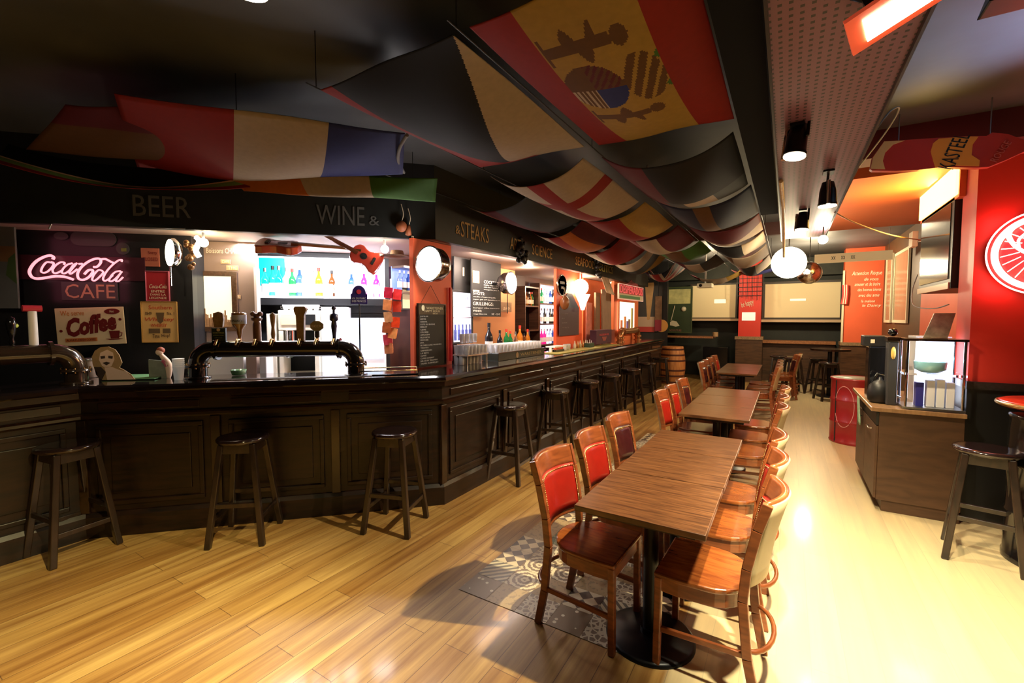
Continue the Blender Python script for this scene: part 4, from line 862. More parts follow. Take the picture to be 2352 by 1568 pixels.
MB().prism([(w / 2 * cos(2 * pi * i / 24), h / 2 + h / 2 * sin(2 * pi * i / 24)) for i in range(24)], -.01, 0).build('plaque', GREYP, fl); MB().box(-.01, .03, -.014, -.01, .03, .06).build('mark', mat('lime mark', (.12, .15, .02), .5), fl)
rl = MB().tube(crom([dw(*(lambda q: (q[0], .60, q[1]))(loc_on('DIAG', a, b, .60))) for a, b in [(113, 526), (117, 517), (128, 513), (200, 517), (300, 521), (425, 525)]]), .006)
tag(rl.build('wall_rail', STEEL), 'thin steel rail curving along the lower edge of the black board at the left', 'rail')
pj, w, h, y = board('wall_picture', 'pale blurred picture panel cut by the left edge of the photo', 'picture', 'DIAG', (-40, 452, 40, 708), .90, mat('picture grey', (.13, .13, .135), .5, noise=.2), .02)
MB().box(-w / 2, w / 2, y - .003, y, h * .42, h * .56).build('tan_band', mat('tan band', (.22, .11, .05), .5, noise=.4), pj); MB().prism([(w / 2, h * .22), (w * .2, h * .30), (w * .3, h * .45), (w / 2, h * .5)], y - .005, y - .001).build('green_patch', mat('green patch', (.06, .10, .03), .5), pj)
lt = thing('mirror_lamp', 'oval bright mirror lamp seen edge-on between the tin signs and the mirror panel', 'lamp', dw(*(lambda q: (q[0], .72, q[1]))(loc_on('DIAG', 390, 580, .72))), 45)
tz_ = Matrix.Rotation(R(-51), 4, 'Z'); tl = tz_ @ Matrix.Rotation(R(-90), 4, 'X')
MB().lathe([(.13, 0), (.135, .03), (.10, .07), (.0001, .09)], n=32, tf=tl).build('housing', CHROME, lt); MB().lathe([(.0001, .004), (.12, .004)], n=32, tf=tz_ @ Matrix.Rotation(R(90), 4, 'X')).build('face', mat('lamp face', (1, .95, .8), .3, emit=3), lt)
MB().cyl((0, 0, -.30), (0, 0, -.13), .008).build('arm', CHROME, lt)
dc = thing('wall_sconce', 'bright clustered sconce lamp with brass and dark flowers at the edge of the black wall', 'sconce', dw(*(lambda q: (q[0], .75, q[1]))(loc_on('DIAG', 452, 575, .75))), 45)
MB().tube(crom([(.0, 0, .12), (.03, -.02, .08), (.0, -.02, .0), (.02, 0, -.06)]), .022).build('tube', mat('hot tube', (1, .95, .8), .3, emit=8), dc)
cl_ = MB(); rnd = random.Random(3)
for i in range(16): cl_.ball((rnd.uniform(-.10, -.01), rnd.uniform(-.03, .04), rnd.uniform(-.16, .07)), rnd.uniform(.015, .032), 6)
cl_.build('ornament', mat('brass flowers', (.25, .12, .04), .4, .5, noise=.8, nscale=30), dc)
# mirror with frame
mr, w, h, y = board('framed_mirror', 'framed mirror in a dark wooden frame full of warm reflections, on the taupe panel', 'mirror', 'DIAG', (454, 634, 534, 750), 1.27, mat('reflection glow glass', (.95, .9, .72), .15, emit=.75, ecol=(1, .95, .72), noise=.1), .012, frame=wood('mirror frame', (.06, .03, .015), (.12, .06, .03), .3), fw=.05)  # glowing pane and tan bottle shapes stand in for the mirror's reflections
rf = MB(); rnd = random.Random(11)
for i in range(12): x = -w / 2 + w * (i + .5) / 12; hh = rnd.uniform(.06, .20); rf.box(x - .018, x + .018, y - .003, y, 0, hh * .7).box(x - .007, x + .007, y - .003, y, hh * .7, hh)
rf.build('bottle_reflection', mat('tan reflection', (.45, .25, .12), .5, noise=.7, nscale=30), mr)
bs = letters('wall_lettering', 'pale lettering BOISSONS CHAUDES along the top of the taupe panel', 'lettering', 'DIAG', (474, 570, 566, 582), 1.27, 'Boissons CHAUDES', CREAM)
for i, (bx_, s_) in enumerate([((507, 596, 530, 606), 'CAFE'), ((520, 610, 548, 621), 'THE'), ((540, 677, 553, 686), 'B')]):
    o, w, h, y = board('wall_tag', ['small outlined tag under the hot drinks lettering', 'second outlined tag under the hot drinks lettering', 'small round tag right of the framed mirror'][i], 'tag', 'DIAG', bx_, 1.27, mat('tag tan', (.55, .34, .16), .5), .006); text(o, s_, -w * .36, w * .36, h * .2, h * .8, CREAM, y=y)

# ------------------------------------------------------------------ lit backbar shelf
HOT = mat('backlit white panel', (.9, .92, 1), .4, emit=2.6, ecol=(.90, .92, 1.))
x0, _ = loc_on('DIAG', 592, 640, 1.88); x1, _ = loc_on('DIAG', 884, 640, 1.88)
bl = thing('lit_bottle_shelf', 'brightly backlit white bottle shelf behind the angled bar', 'shelf', dw(0, 1.9, 0), 45)
MB().box(x0, x1, -.03, 0, 1.93, 2.40).build('backlit_panel', HOT, bl)
MB().box(x0, x1, -.04, 0, 1.0, 1.72).build('lower_panel', mat('backbar matt black', (.008, .008, .009), .7), bl)
MB().box(x0, x1, -.26, 0, 1.82, 1.90).build('shelf_board', BLACK, bl)
MB().box(x0, x1, -.24, -.01, 1.90, 1.925).build('lit_shelf', mat('lit acrylic', (.95, .9, 1), .2, emit=1.8), bl)
MB().box(x0 + .02, x0 + .30, -.035, -.02, 2.05, 2.38).build('aqua_panel', mat('aqua glow', (.0, .65, .55), .4, emit=.9), bl)
def bottle_mesh(h=.30, r=.037):
    return MB().lathe([(r * .9, 0), (r, .01), (r, h * .55), (r * .85, h * .64), (r * .38, h * .76), (r * .34, h * .94), (r * .42, h * .95), (r * .42, h), (.0001, h)], n=16)
BOT = {}
def bottle(kind, loc, label, group, sc=1.):
    k = kind
    if k not in BOT:
        g, lab, cap = {'clear': (GLASS, WHITE, STEEL), 'green': (GREENG, CREAM, RED), 'brown': (BROWNG, CREAM, BLACK), 'blue': (mat('blue glass', (.04, .12, .5), .06, trans=.4), WHITE, WHITE), 'pink': (mat('pink bottle', (.85, .02, .30), .2, emit=.5), WHITE, WHITE), 'amber': (mat('amber glass', (.75, .28, .03), .08, trans=.5), CREAM, RED), 'teal': (mat('teal glass', (.02, .55, .42), .06, trans=.3, emit=.15), WHITE, BLACK), 'dark': (mat('dark glass', (.012, .012, .014), .1), WHITE, BLACK)}[k]
        o = thing('bottle', label, 'bottle', loc, 0, group)
        MB().lathe([(.033, 0), (.037, .01), (.037, .165), (.031, .19), (.014, .225), (.0125, .27), (.0001, .272)], n=16).build('glass', g, o)
        MB().lathe([(.0376, .04), (.0376, .13)], n=16).build('label_band', lab, o); MB().cyl((0, 0, .262), (0, 0, .30), .015, n=12).build('cap', cap, o)
        BOT[k] = o
    else: o = dup(BOT[k], loc, None, label, group)
    o.scale = (sc, sc, sc)
    return o
rnd = random.Random(21)
ks = ['clear', 'teal', 'clear', 'clear', 'green', 'blue', 'clear', 'clear', 'amber', 'clear', 'brown', 'clear', 'clear', 'blue', 'clear', 'pink', 'clear', 'pink']
NAMEC = {'clear': 'clear', 'green': 'green', 'brown': 'brown', 'blue': 'blue', 'pink': 'bright pink', 'amber': 'amber', 'teal': 'teal', 'dark': 'near-black'}
for i, k in enumerate(ks):
    x = x0 + .10 + (x1 - x0 - .2) * i / (len(ks) - 1); bottle(k, dw(x, 1.80 + .04 * (i % 2), 1.927), NAMEC[k] + ' glass bottle on the backlit white shelf behind the angled bar', k + ' bottles on the backlit shelf', 1.05 + .2 * rnd.random())
# stacked shot glasses at the right of the shelf
gp = None
def glass(loc, label, group, h=.12, r=.034, key='g'):
    global GL
    if key not in GL:
        o = MB().lathe([(.0001, 0), (r * .8, 0), (r * .82, .004), (r, h), (r * .93, h), (r * .74, .012), (.0001, .012)], n=14).build('drinking_glass', GLASSW if key != 'shot' else GLASSW); GL[key] = o; o.location = loc
    else:
        o = GL[key].copy(); COL.objects.link(o); o.location = loc
    return tag(o, label, 'glass', group)
GL = {}; GLASSW = mat('frosty glass', (.97, .98, 1.), .06, trans=.6)
for i in range(8):
    for j in range(2): glass(dw(x1 - .62 + .075 * i, 1.72, 1.927 + j * .075), 'small shot glass in the stack at the right end of the backlit shelf', 'shot glasses on the backlit shelf', .072, .03, 'shot')

# shelf unit right of the alcove on the bar wall
def shelf_unit(label, ya, yb, zs, X=-4.28, dep=.22, back=None, ends=True):
    o = thing('wall_shelf', label, 'shelf', (X, (ya + yb) / 2, 0), 90); w = (yb - ya) / 2
    if back: MB().box(-w, w, -.012, 0, zs[0], zs[-1]).build('back_panel', back, o)
    SB = wood('shelf board', (.06, .028, .016), (.11, .055, .03), .4)
    if not ends:
        for z in zs: MB().box(-w, w, -dep, -.012, z - .025, z).build('board', SB, o)
        return o
    m = MB()
    for z in zs: m.box(-w, w, -dep, -.012, z - .025, z)
    if ends: m.box(-w - .025, -w, -dep, 0, zs[0] - .025, zs[-1]).box(w, w + .025, -dep, 0, zs[0] - .025, zs[-1])
    m.build('boards', wood('shelf board', (.06, .028, .016), (.11, .055, .03), .4), o); return o
BLU = mat('blue lit panel', (.12, .2, .8), .4, emit=.9, ecol=(.3, .42, 1)); VIO = mat('violet lit panel', (.7, .7, 1), .4, emit=1.5, ecol=(.82, .8, 1))
shelf_unit('small blue-lit bottle shelf left of the first red pillar', 4.06, 4.50, [2.00, 2.32], back=BLU, ends=False)
for i, k in enumerate(['clear', 'clear', 'blue', 'dark', 'teal']): bottle(k, (-4.17, 4.10 + .075 * i, 2.022), NAMEC[k] + ' bottle on the small blue-lit shelf left of the first red pillar', 'bottles on the blue-lit shelf', .82)
pf, w, h, y = board('picture_frame', 'small yellow picture in a black frame below the blue-lit shelf', 'picture', 'LONG', (922, 665, 948, 708), 4.2, mat('yellow picture', (.75, .65, .38), .4, emit=.35), .01, frame=BLACK, fw=.02)
tb = thing('card_terminal', 'small blue-screened till terminal below the crisp packets', 'till', (-4.05, 4.32, 1.42), 90)
MB().box(-.10, .08, -.06, .06, 0, .025).box(-.08, .06, .0, .02, .02, .10).build('body', mat('till dark', (.03, .03, .04), .4), tb); MB().box(-.07, .05, -.005, .0, .03, .09).build('screen', mat('blue screen', (.15, .15, .7), .3, emit=1.2), tb)
MB().box(-.04, .02, -.02, .02, -.46, 0).build('post', BLACK, tb)
# hanging crisp packets
cols = [(.75, .04, .10), (.8, .06, .08), (.7, .25, .08), (.78, .10, .05), (.45, .25, .10), (.65, .14, .05), (.6, .3, .12), (.7, .12, .2), (.62, .28, .08), (.5, .2, .08)]
pos = [(892, 672), (912, 676), (890, 700), (912, 704), (892, 728), (908, 740), (888, 752), (890, 780), (902, 765), (893, 800)]
for i, ((a, b), c) in enumerate(zip(pos, cols)):
    x, z = loc_on('DIAG', a, b, 1.30); o = MB(); rr = random.Random(i)
    pts = [(-.045, -.06), (.045, -.06), (.048, .0), (.045, .06), (-.045, .06), (-.048, 0)]; o.prism(pts, -.018, .018, 0)
    q = o.build('crisp_packet', mat('crisp foil %d' % i, c, .25, .2, noise=.6, nscale=25), bevel=.012); q.location = dw(x, 1.30 + .015 * (i % 2), z); q.rotation_euler = (R(rr.uniform(-8, 8)), R(rr.uniform(-10, 10)), R(45 + rr.uniform(-20, 20)))
    tag(q, 'colourful crisp packet hanging on the strip right of the lit alcove', 'crisp packet', 'crisp packets on the hanging strip')
x, z = loc_on('DIAG', 898, 660, 1.31); tag(MB().box(-.01, .01, 0, .006, -.75, .10).build('hanging_strip', WHITE), 'thin white strip the crisp packets hang from', 'strip').matrix_world = fmat('DIAG') @ Matrix.Translation((x, 1.335, z))

# guitars hanging under the soffit
def guitar(label, px, py, depth, rot, flat, body, sc=1.):
    x, z = loc_on('DIAG', px, py, depth); g = thing('hanging_guitar', label, 'guitar', dw(x, depth, z)); g.scale = (sc,) * 3
    g.rotation_euler = (Matrix.Rotation(R(45), 4, 'Z') @ rot).to_euler()
    half = [(0, .155), (.06, .15), (.12, .115), (.17, .098), (.22, .11), (.27, .135), (.32, .125), (.36, .08), (.38, .0)]
    o = [(x - .19, y) for x, y in half] + [(x - .19, -y) for x, y in half[::-1][1:]]
    o = [(-.215, .06), (-.205, .12)] + o[0:-1] + [(-.19, -.155), (-.205, -.12), (-.215, -.06)]
    MB().hprism(o, -.045 * flat, .045 * flat).build('body', body, g, bevel=.012)
    MB().hprism([(.10, .028), (.62, .022), (.62, -.022), (.10, -.028)], .045 * flat - .005, .045 * flat + .014).build('neck', CHAIRW, g)
    MB().hprism([(.62, .026), (.76, .034), (.76, -.034), (.62, -.026)], .045 * flat - .01, .045 * flat + .01).build('headstock', WALNUTH, g, bevel=.003)
    MB().cyl((.02, 0, .045 * flat), (.02, 0, .045 * flat + .002), .045).box(-.13, -.10, -.05, .05, .045 * flat, .045 * flat + .012).build('sound_hole', BLACK, g)
    st = MB()
    for i in range(6): y = -.016 + .0065 * i; st.bar((-.11, y, .045 * flat + .018), (.64, y * .9, .045 * flat + .018), .0012, .0012)
    st.build('strings', STEEL, g); return g
GB = mat('guitar sunburst red', (.35, .05, .02), .15, coat=.8, noise=.5, nscale=4)
guitar('red-brown electric guitar hanging on its edge under the soffit, left of the two guitars', 645, 567, .80, Matrix.Rotation(R(3), 4, 'Y') @ Matrix.Rotation(R(24), 4, 'X') @ Matrix.Rotation(R(0), 4, 'Z'), .9, GB, .98)
guitar('red guitar hanging tilted beside the bright bulb, right of the two guitars', 838, 592, .78, Matrix.Rotation(R(28), 4, 'Y') @ Matrix.Rotation(R(75), 4, 'X') @ Matrix.Rotation(R(180), 4, 'Z'), .8, mat('guitar red', (.45, .05, .03), .12, coat=.9, noise=.3, nscale=5), .78)
hn = thing('hanging_hat', 'wide dark straw hat hanging under the soffit left of the first red pillar', 'hat', dw(*(lambda q: (q[0], .78, q[1]))(loc_on('DIAG', 912, 588, .78))), 45)
MB().lathe([(.0001, .06), (.06, .055), (.075, .0), (.16, -.012), (.165, -.005), (.08, .012)], n=28).build('straw', mat('dark straw', (.14, .07, .04), .7, noise=.4), hn)
# rope ornaments
for a, b, l in [(905, 520, 'round orange buoy ornament hanging on the black board by the word WINE'), (938, 530, 'small orange wooden ornament on a rope near the first red pillar')]:
    x, z = loc_on('DIAG', a + 17 if a == 905 else a, b, .56); o = thing('hanging_ornament', l, 'ornament', dw(x, .56, z), 45)
    MB().lathe([(.0001, -.02), (.05, -.015), (.055, 0), (.05, .015), (.0001, .02)] if a == 905 else [(.0001, -.05), (.03, -.04), (.02, .05), (.0001, .055)], n=20, tf=Matrix.Rotation(R(90 if a == 905 else 0), 4, 'X')).build('body', mat('faded orange', (.32, .09, .03), .6, noise=.3), o)
    MB().tube(crom([(0, 0, .04), (.02, 0, .12), (0, .02, .22)]), .004).build('rope', CREAM, o)
pn = MB(); pn.tube(crom([(-.0, 0, .12), (-.012, 0, 0), (.01, 0, -.10), (-.01, 0, -.18)]), .013)
o = pn.build('hanging_rope', CREAM); x, z = loc_on('DIAG', 948, 570, .6); o.location = dw(x, .6, z); tag(o, 'pale knotted rope hanging at the left edge of the first red pillar', 'rope')

# ------------------------------------------------------------------ machine and crockery on the back counter of the alcove
def on_dcounter(name, label, cat, box, depth, z0=.94):
    o, w, h = place(name, label, cat, 'DIAG', *box, depth); h = h + (o.location.z - z0); o.location.z = z0; return o, w, h
em, w, h = on_dcounter('espresso_machine', 'white and chrome espresso machine behind the beer taps', 'coffee machine', (640, 712, 733, 795), 1.50)
EMW = mat('machine white', (.8, .75, .62), .25)
MB().box(-w / 2, w / 2, -.02, .30, h * .72, h).box(-w / 2, -w / 2 + .05, -.02, .30, 0, h * .72).box(w / 2 - .05, w / 2, -.02, .30, 0, h * .72).box(-w / 2, w / 2, -.05, .30, 0, .10).build('housing', EMW, em, bevel=.01)
MB().box(-w * .42, w * .05, -.03, -.02, h * .80, h * .94).build('display', mat('cream display', (.7, .6, .35), .4, emit=.3), em); MB().box(w * .12, w * .42, -.03, -.02, h * .80, h * .94).build('button_panel', BLACK, em)
MB().cyl((-w * .22, -.06, h * .42), (-w * .22, .05, h * .42), .062).cyl((-w * .22, .0, h * .5), (-w * .22, .0, h * .72), .05).build('group_head', CHROME, em); MB().tube([(-w * .22, -.06, h * .42), (-w * .22, -.16, h * .38)], .014).build('portafilter', BLACK, em)
cupm = None
for i in range(12):
    x, z = loc_on('DIAG', 655 + (i % 6) * 14, 705, 1.55 + .1 * (i // 6)); loc = dw(x, 1.58 + .1 * (i // 6), .94 + h + .002)
    if cupm is None:
        cupm = thing('coffee_cup', '', 'cup', loc); MB().lathe([(.0001, 0), (.022, 0), (.034, .03), (.038, .06), (.034, .06), (.02, .008), (.0001, .008)], n=16).build('bowl', WHITE, cupm); MB().tube([(.035, 0, .05), (.055, 0, .045), (.053, 0, .02), (.03, 0, .015)], .004).build('handle', WHITE, cupm); q = cupm
    else: q = dup(cupm, loc, i * 37)
    q['label'] = 'small white coffee cup on top of the espresso machine'; q['group'] = 'cups on the espresso machine'
def slab(name, label, cat, box, depth, dd, m, z0=.94, part='body'):
    o, w, h = on_dcounter(name, label, cat, box, depth, z0); MB().box(-w / 2, w / 2, 0, dd, 0, h).build(part, m, o, bevel=.008); return o, w, h
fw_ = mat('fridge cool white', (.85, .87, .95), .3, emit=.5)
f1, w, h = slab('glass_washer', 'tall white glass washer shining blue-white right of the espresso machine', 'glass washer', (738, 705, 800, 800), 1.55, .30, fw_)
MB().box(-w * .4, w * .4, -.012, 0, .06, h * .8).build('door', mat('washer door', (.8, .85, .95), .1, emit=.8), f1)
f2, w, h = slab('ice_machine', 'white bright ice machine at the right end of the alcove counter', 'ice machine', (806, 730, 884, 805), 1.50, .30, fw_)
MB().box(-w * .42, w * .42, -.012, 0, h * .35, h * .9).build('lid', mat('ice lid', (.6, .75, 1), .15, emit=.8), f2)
slab('grinder', 'pale slim coffee grinder left of the espresso machine', 'grinder', (612, 720, 634, 796), 1.48, .14, EMW)
cp = [(847, 788, .05)]
for i in range(7):
    x, z = loc_on('DIAG', 856, 800, 1.42); o = MB().lathe([(.0001, 0), (.05, .002), (.095, .014), (.098, .018), (.05, .008), (.0001, .006)], n=28).build('plate', CREAM); o.location = dw(x, 1.44, .942 + i * .012); tag(o, 'white plate in the small stack right of the beer tower', 'plate', 'plates stacked on the back counter')
# white crockery seen under the tower pipe
for i, (a, b) in enumerate([(470, 560), (565, 590), (596, 612)]):
    slab('storage_box', ['large white plastic box under the beer tower pipe', 'tan carton between the white boxes under the pipe', 'narrow white box under the beer tower pipe'][i], 'box', (a, 818, b, 862), .98, .25, [WHITE, mat('tan carton', (.45, .32, .26), .6), WHITE][i], .72)
o = thing('under_bar_shelf', 'pale steel work shelf behind the angled bar top', 'work shelf', dw(0, .72, 0), 45)
MB().box(-2.6, -.35, 0, .42, .68, .715).build('shelf', STEEL, o)
MB().box(-2.55, -2.5, .02, .4, 0, .68).box(-.45, -.40, .02, .4, 0, .68).build('leg', STEEL, o)
BT = 1.159
def on_bar(px, py, z=BT): p = at_z(px, py, z); p.z = z; return p

# ------------------------------------------------------------------ beer towers (black pipes with flanges)
BLP = mat('black enamel pipe', (.014, .012, .010), .12, coat=.8)
def tower(label, pa, pb, hgt=.245, r=.070, elbowR=.13, m=BLP):
    a, b = Vector(pa), Vector(pb); d = (b - a).normalized(); L = (b - a).length; ang = math.degrees(math.atan2(d.y, d.x))
    o = thing('beer_tower', label, 'beer tower', a, ang)
    arc = lambda cx, s: [(cx - s * elbowR * cos(t), 0, hgt - elbowR + elbowR * sin(t)) for t in [pi / 2 * i / 8 for i in range(9)]]
    P = [(0, 0, 0), (0, 0, hgt - elbowR - .01)] + arc(elbowR, 1) + arc(L - elbowR, -1)[::-1] + [(L, 0, hgt - elbowR - .01), (L, 0, 0)]
    MB().tube(P, r, 24).build('pipe', m, o)
    for x in (0, L):
        f = MB().lathe([(r + .028, 0), (r + .028, .014), (r + .004, .016)], (x, 0, 0), 28).lathe([(r + .024, 0), (r + .024, .02), (r, .021)], (x, 0, hgt - elbowR - .02), 28)
        f.build('flange', m, o)
        bl_ = MB()
        for i in range(10):
            t = 2 * pi * i / 10; c = (x + (r + .016) * cos(t), (r + .016) * sin(t)); bl_.cyl((*c, hgt - elbowR - .03), (*c, hgt - elbowR + .012), .006, n=6)
        bl_.build('bolts', BRASS, o)
    f = MB(); 
    for x in (elbowR + .02, L - elbowR - .02): f.tube([(x, 0, hgt), (x + .022, 0, hgt)], r + .022, 24)
    f.build('flange', m, o)
    return o, L, hgt + r
ta, tb_ = on_bar(455, 868), on_bar(818, 862)
tw1, TL, TH = tower('long black pipe beer tower with bolted flanges standing on the angled bar', ta, tb_)
d_ = (tb_ - ta).normalized()
def on_tower(px):            # nearest point along the tower axis under a sight line
    r_ = ray(px, 790); n = Vector((r_.x, r_.y)); A = Vector((ta.x, ta.y)) - Vector((EYE.x, EYE.y)); D = Vector((d_.x, d_.y))
    t = (A.x * n.y - A.y * n.x) / (n.x * D.y - n.y * D.x); p = ta + d_ * t; p.z = BT + TH - .004; return p
TA = math.degrees(math.atan2(d_.y, d_.x))
def tap(px, label, build_):
    o = bpy.data.objects.new('tap_handle', None); COL.objects.link(o); o.parent = tw1; o['label'] = label
    o.location = (Matrix.Translation(ta) @ Matrix.Rotation(R(TA), 4, 'Z')).inverted() @ on_tower(px); MB().cyl((0, 0, -.01), (0, 0, .03), .012).tube([(0, 0, .015), (0, -.05, .015), (0, -.085, -.03)], .010).build('tap', BRASS, o); build_(o); return o
TANW = wood('tan handle', (.24, .15, .06), (.34, .22, .10), .4)
def t1(o):
    MB().prism([(-.035, .12), (-.045, .19), (-.035, .24), (0, .255), (.035, .24), (.04, .19), (.03, .12)], -.012, .012).build('paddle', TANW, o, bevel=.006)
    MB().box(-.055, .055, -.016, .004, .0, .115).build('plate', mat('black green plate', (.015, .03, .012), .3), o); MB().prism([(.014 * cos(i / 2), .10 + .014 * sin(i / 2)) for i in range(12)], -.019, -.016).build('emblem', CREAM, o)
    lines(o, [('WARSTEINER', -.045, .045, .068, .08, -.017), ('premium verum', -.04, .04, .048, .056, -.017), ('pilsener', -.03, .03, .028, .036, -.017)], mat('yellow green print', (.5, .55, .2), .5))
tap(505, 'tan wooden tap handle above a black plate with green print, leftmost on the tower', t1)
def t2(o):
    MB().lathe([(.012, .03), (.02, .07), (.022, .10), (.052, .14), (.056, .16), (.056, .24), (.05, .245), (.0001, .246)], n=24).build('bowl', mat('tap amber', (.25, .12, .03), .1, coat=.8), o)
    MB().lathe([(.057, .15), (.057, .225)], n=24).build('band', mat('pale blue band', (.45, .5, .6), .4), o); text(o, 'HINANO', -.045, .045, .165, .185, BLACK, y=-.058)
tap(551, 'bowl-shaped tap handle with a pale blue band, second from left on the tower', t2)
def t3(o): MB().lathe([(.03, .0), (.032, .15), (.02, .17), (.04, .18), (.045, .20), (.0001, .21)], n=16).ball((-.03, 0, .235), .022, 8).ball((.03, 0, .235), .022, 8).ball((0, 0, .215), .025, 8).build('column', mat('brown carved', (.16, .08, .05), .4, noise=.5, nscale=20), o)
tap(591, 'dark carved column tap handle with a rounded top, beside the taupe panel', t3)
def t4(o): MB().lathe([(.012, .02), (.018, .06), (.012, .12), (.022, .20), (.024, .23), (.0001, .25)], n=16).build('handle', TANW, o)
tap(628, 'slim turned pale wooden tap handle left of the espresso machine', t4)
def t5(o): MB().prism([(-.028, .0), (-.034, .22), (-.05, .26), (-.05, .285), (-.04, .30), (.04, .30), (.05, .285), (.05, .26), (.034, .22), (.028, 0)], -.02, .02).build('handle', TANW, o, bevel=.008)
tap(692, 'large tan wooden tap handle in front of the espresso machine', t5)
def t6(o):
    MB().prism([(.058 * cos(pi / 8 + i * pi / 4), .13 + .048 * sin(pi / 8 + i * pi / 4)) for i in range(8)], -.01, .01).build('badge', mat('olive badge', (.30, .25, .12), .3, noise=.3), o, bevel=.004); MB().cyl((0, 0, .03), (0, 0, .085), .02).build('stem', BLACK, o); text(o, 'BEER', -.04, .04, .12, .14, CREAM, y=-.012)
tap(729, 'octagonal olive badge tap handle right of the large tan handle', t6)
def t7(o):
    MB().lathe([(.014, .02), (.016, .05), (.026, .13), (.02, .17), (.036, .18), (.036, .23), (.012, .24), (.01, .27), (.02, .28), (.018, .30), (.0001, .31)], n=10).build('figure', mat('dark figure', (.02, .02, .05), .3), o)
tap(768, 'dark figure-shaped tap handle, rightmost on the tower', t7)
ps = thing('tap_plaque', 'dark blue arched street-name plaque standing before the lit bottle shelf', 'plaque', on_tower(826), 45)
x, z = loc_on('DIAG', 825, 698, .5); ps.location = dw(x, .5, z)
MB().prism([(-.075, 0), (.075, 0), (.075, .09)] + [(.062 * cos(t), .10 + .075 * sin(t)) for t in [pi * i / 12 for i in range(13)]] + [(-.075, .09)], -.012, 0).build('plate', mat('plaque blue', (.035, .02, .12), .3), ps, bevel=.002)
lines(ps, [('AV. DU PARC', -.062, .062, .045, .062, -.013), ('DES PRINCES', -.062, .062, .018, .036, -.013)], WHITE); MB().prism([(.022 * cos(i / 2), .115 + .022 * sin(i / 2)) for i in range(12)], -.016, -.012).build('crest', mat('crest red', (.6, .04, .06), .4), ps)
MB().cyl((0, .006, BT - z), (0, .006, 0), .007).build('stem', BLACK, ps)

# left tower, running towards the left edge
la, lb_ = on_bar(172, 872), on_bar(172, 872) + Vector((.12, -1.25, 0))
la = Vector((-5.02, 1.30, BT)); la = on_bar(176, 880); lb_ = la + Vector((0, -1.35, 0)); lb_.x = la.x
tw2, _, _ = tower('second pipe beer tower at the left end of the bar, cut by the photo edge', lb_, la, m=mat('brown enamel pipe', (.03, .018, .010), .15, coat=.8))
ta2, d2 = lb_, (la - lb_).normalized()
def on_t2(px):
    r_ = ray(px, 790); A = Vector((ta2.x, ta2.y)); t = (A.x * r_.y - A.y * r_.x) / (r_.x * d2.y - r_.y * d2.x); p = ta2 + d2 * t; p.z = BT + TH - .004; return p
def lt_(px, l):
    o = bpy.data.objects.new('tap_handle', None); COL.objects.link(o); o.parent = tw2; o['label'] = l; o.location = (Matrix.Translation(lb_) @ Matrix.Rotation(R(90), 4, 'Z')).inverted() @ on_t2(px); return o
o = lt_(78, 'tall white tap handle with a red top')
MB().cyl((0, 0, -.01), (0, 0, .25), .026, .024, n=20).build('handle', mat('white handle', (.75, .74, .68), .3), o); MB().tube([(-.05, 0, .27), (.05, 0, .27)], .024, 12).build('top', mat('tap red', (.55, .04, .06), .3), o); MB().cyl((0, 0, -.02), (0, 0, .02), .018).build('tap', CHROME, o)
o = lt_(28, 'dark tap handle with a small glowing badge')
MB().lathe([(.012, 0), (.016, .03), (.01, .05), (.022, .10), (.028, .16), (.02, .2), (.0001, .21)], n=14).build('handle', BLACKG, o); MB().ball((.022, 0, .145), .016, 8).build('badge', mat('lime badge', (.5, .55, .1), .3, emit=.3), o)

# ------------------------------------------------------------------ other things on the angled bar
mt = MB(); a, b, c, d = on_bar(232, 873), on_bar(355, 872), on_bar(392, 861), on_bar(250, 863)
mt.hprism([(p.x, p.y) for p in (a, b, c, d)], BT + .006, BT + .012, 0)
tag(mt.build('menu_mat', mat('green bar mat', (.12, .28, .12), .5, noise=.6, nscale=8)), 'green and yellow printed mat lying on the bar at the left', 'mat')
def cup_stack(label, px, py, m, n=5, r=.042):
    o = thing('cup_stack', label, 'cup stack', on_bar(px, py)); mb = MB()
    for i in range(n): mb.lathe([(r * .75, i * .016), (r, i * .016 + .11), (r * 1.04, i * .016 + .112), (r * .93, i * .016 + .11)], n=24)
    mb.build('cups', m, o); return o
cup_stack('stack of white printed paper cups on the bar left of the long beer tower', 411, 872, mat('paper cup', (.85, .82, .74), .5, emit=.12))
jr = thing('glass_jar', 'square glass jar by the left beer tower beside the cutout portrait', 'jar', on_bar(207, 866)); MB().lathe([(.05, 0), (.055, .01), (.055, .11), (.045, .13), (.045, .15)], n=20).build('glass', mat('jar glass', (.5, .38, .3), .08, trans=.5), jr); MB().lathe([(.05, .15), (.05, .165), (.0001, .165)], n=20).build('lid', STEEL, jr)
# cutout portrait of a blonde woman
cx_, cz_ = loc_on('DIAG', 262, 860, .30); ct = thing('portrait_cutout', 'cardboard cutout of a blonde woman with bare shoulder standing on the bar', 'cutout', dw(cx_, .30, BT), 40)
sc_ = .0041
def cpx(pts): return [((x - 262) * sc_, (868 - y) * sc_) for x, y in pts]
HAIR = mat('blonde print', (.42, .27, .11), .6, noise=.3, nscale=20); SKIN = mat('skin print', (.85, .62, .45), .6); DK = mat('dark print', (.05, .03, .02), .6)
MB().prism(cpx([(240, 866), (230, 852), (225, 835), (224, 820), (230, 808), (240, 801), (254, 800), (266, 806), (273, 818), (277, 832), (272, 842), (282, 848), (292, 856), (299, 866)]), 0, .006).build('hair_outline', HAIR, ct)
MB().prism(cpx([(240, 812), (252, 806), (262, 812), (264, 826), (259, 838), (250, 843), (242, 838), (237, 826)]), -.003, 0).prism(cpx([(246, 840), (258, 840), (270, 846), (284, 850), (298, 866), (250, 866)]), -.003, 0).build('face_and_shoulder', SKIN, ct)
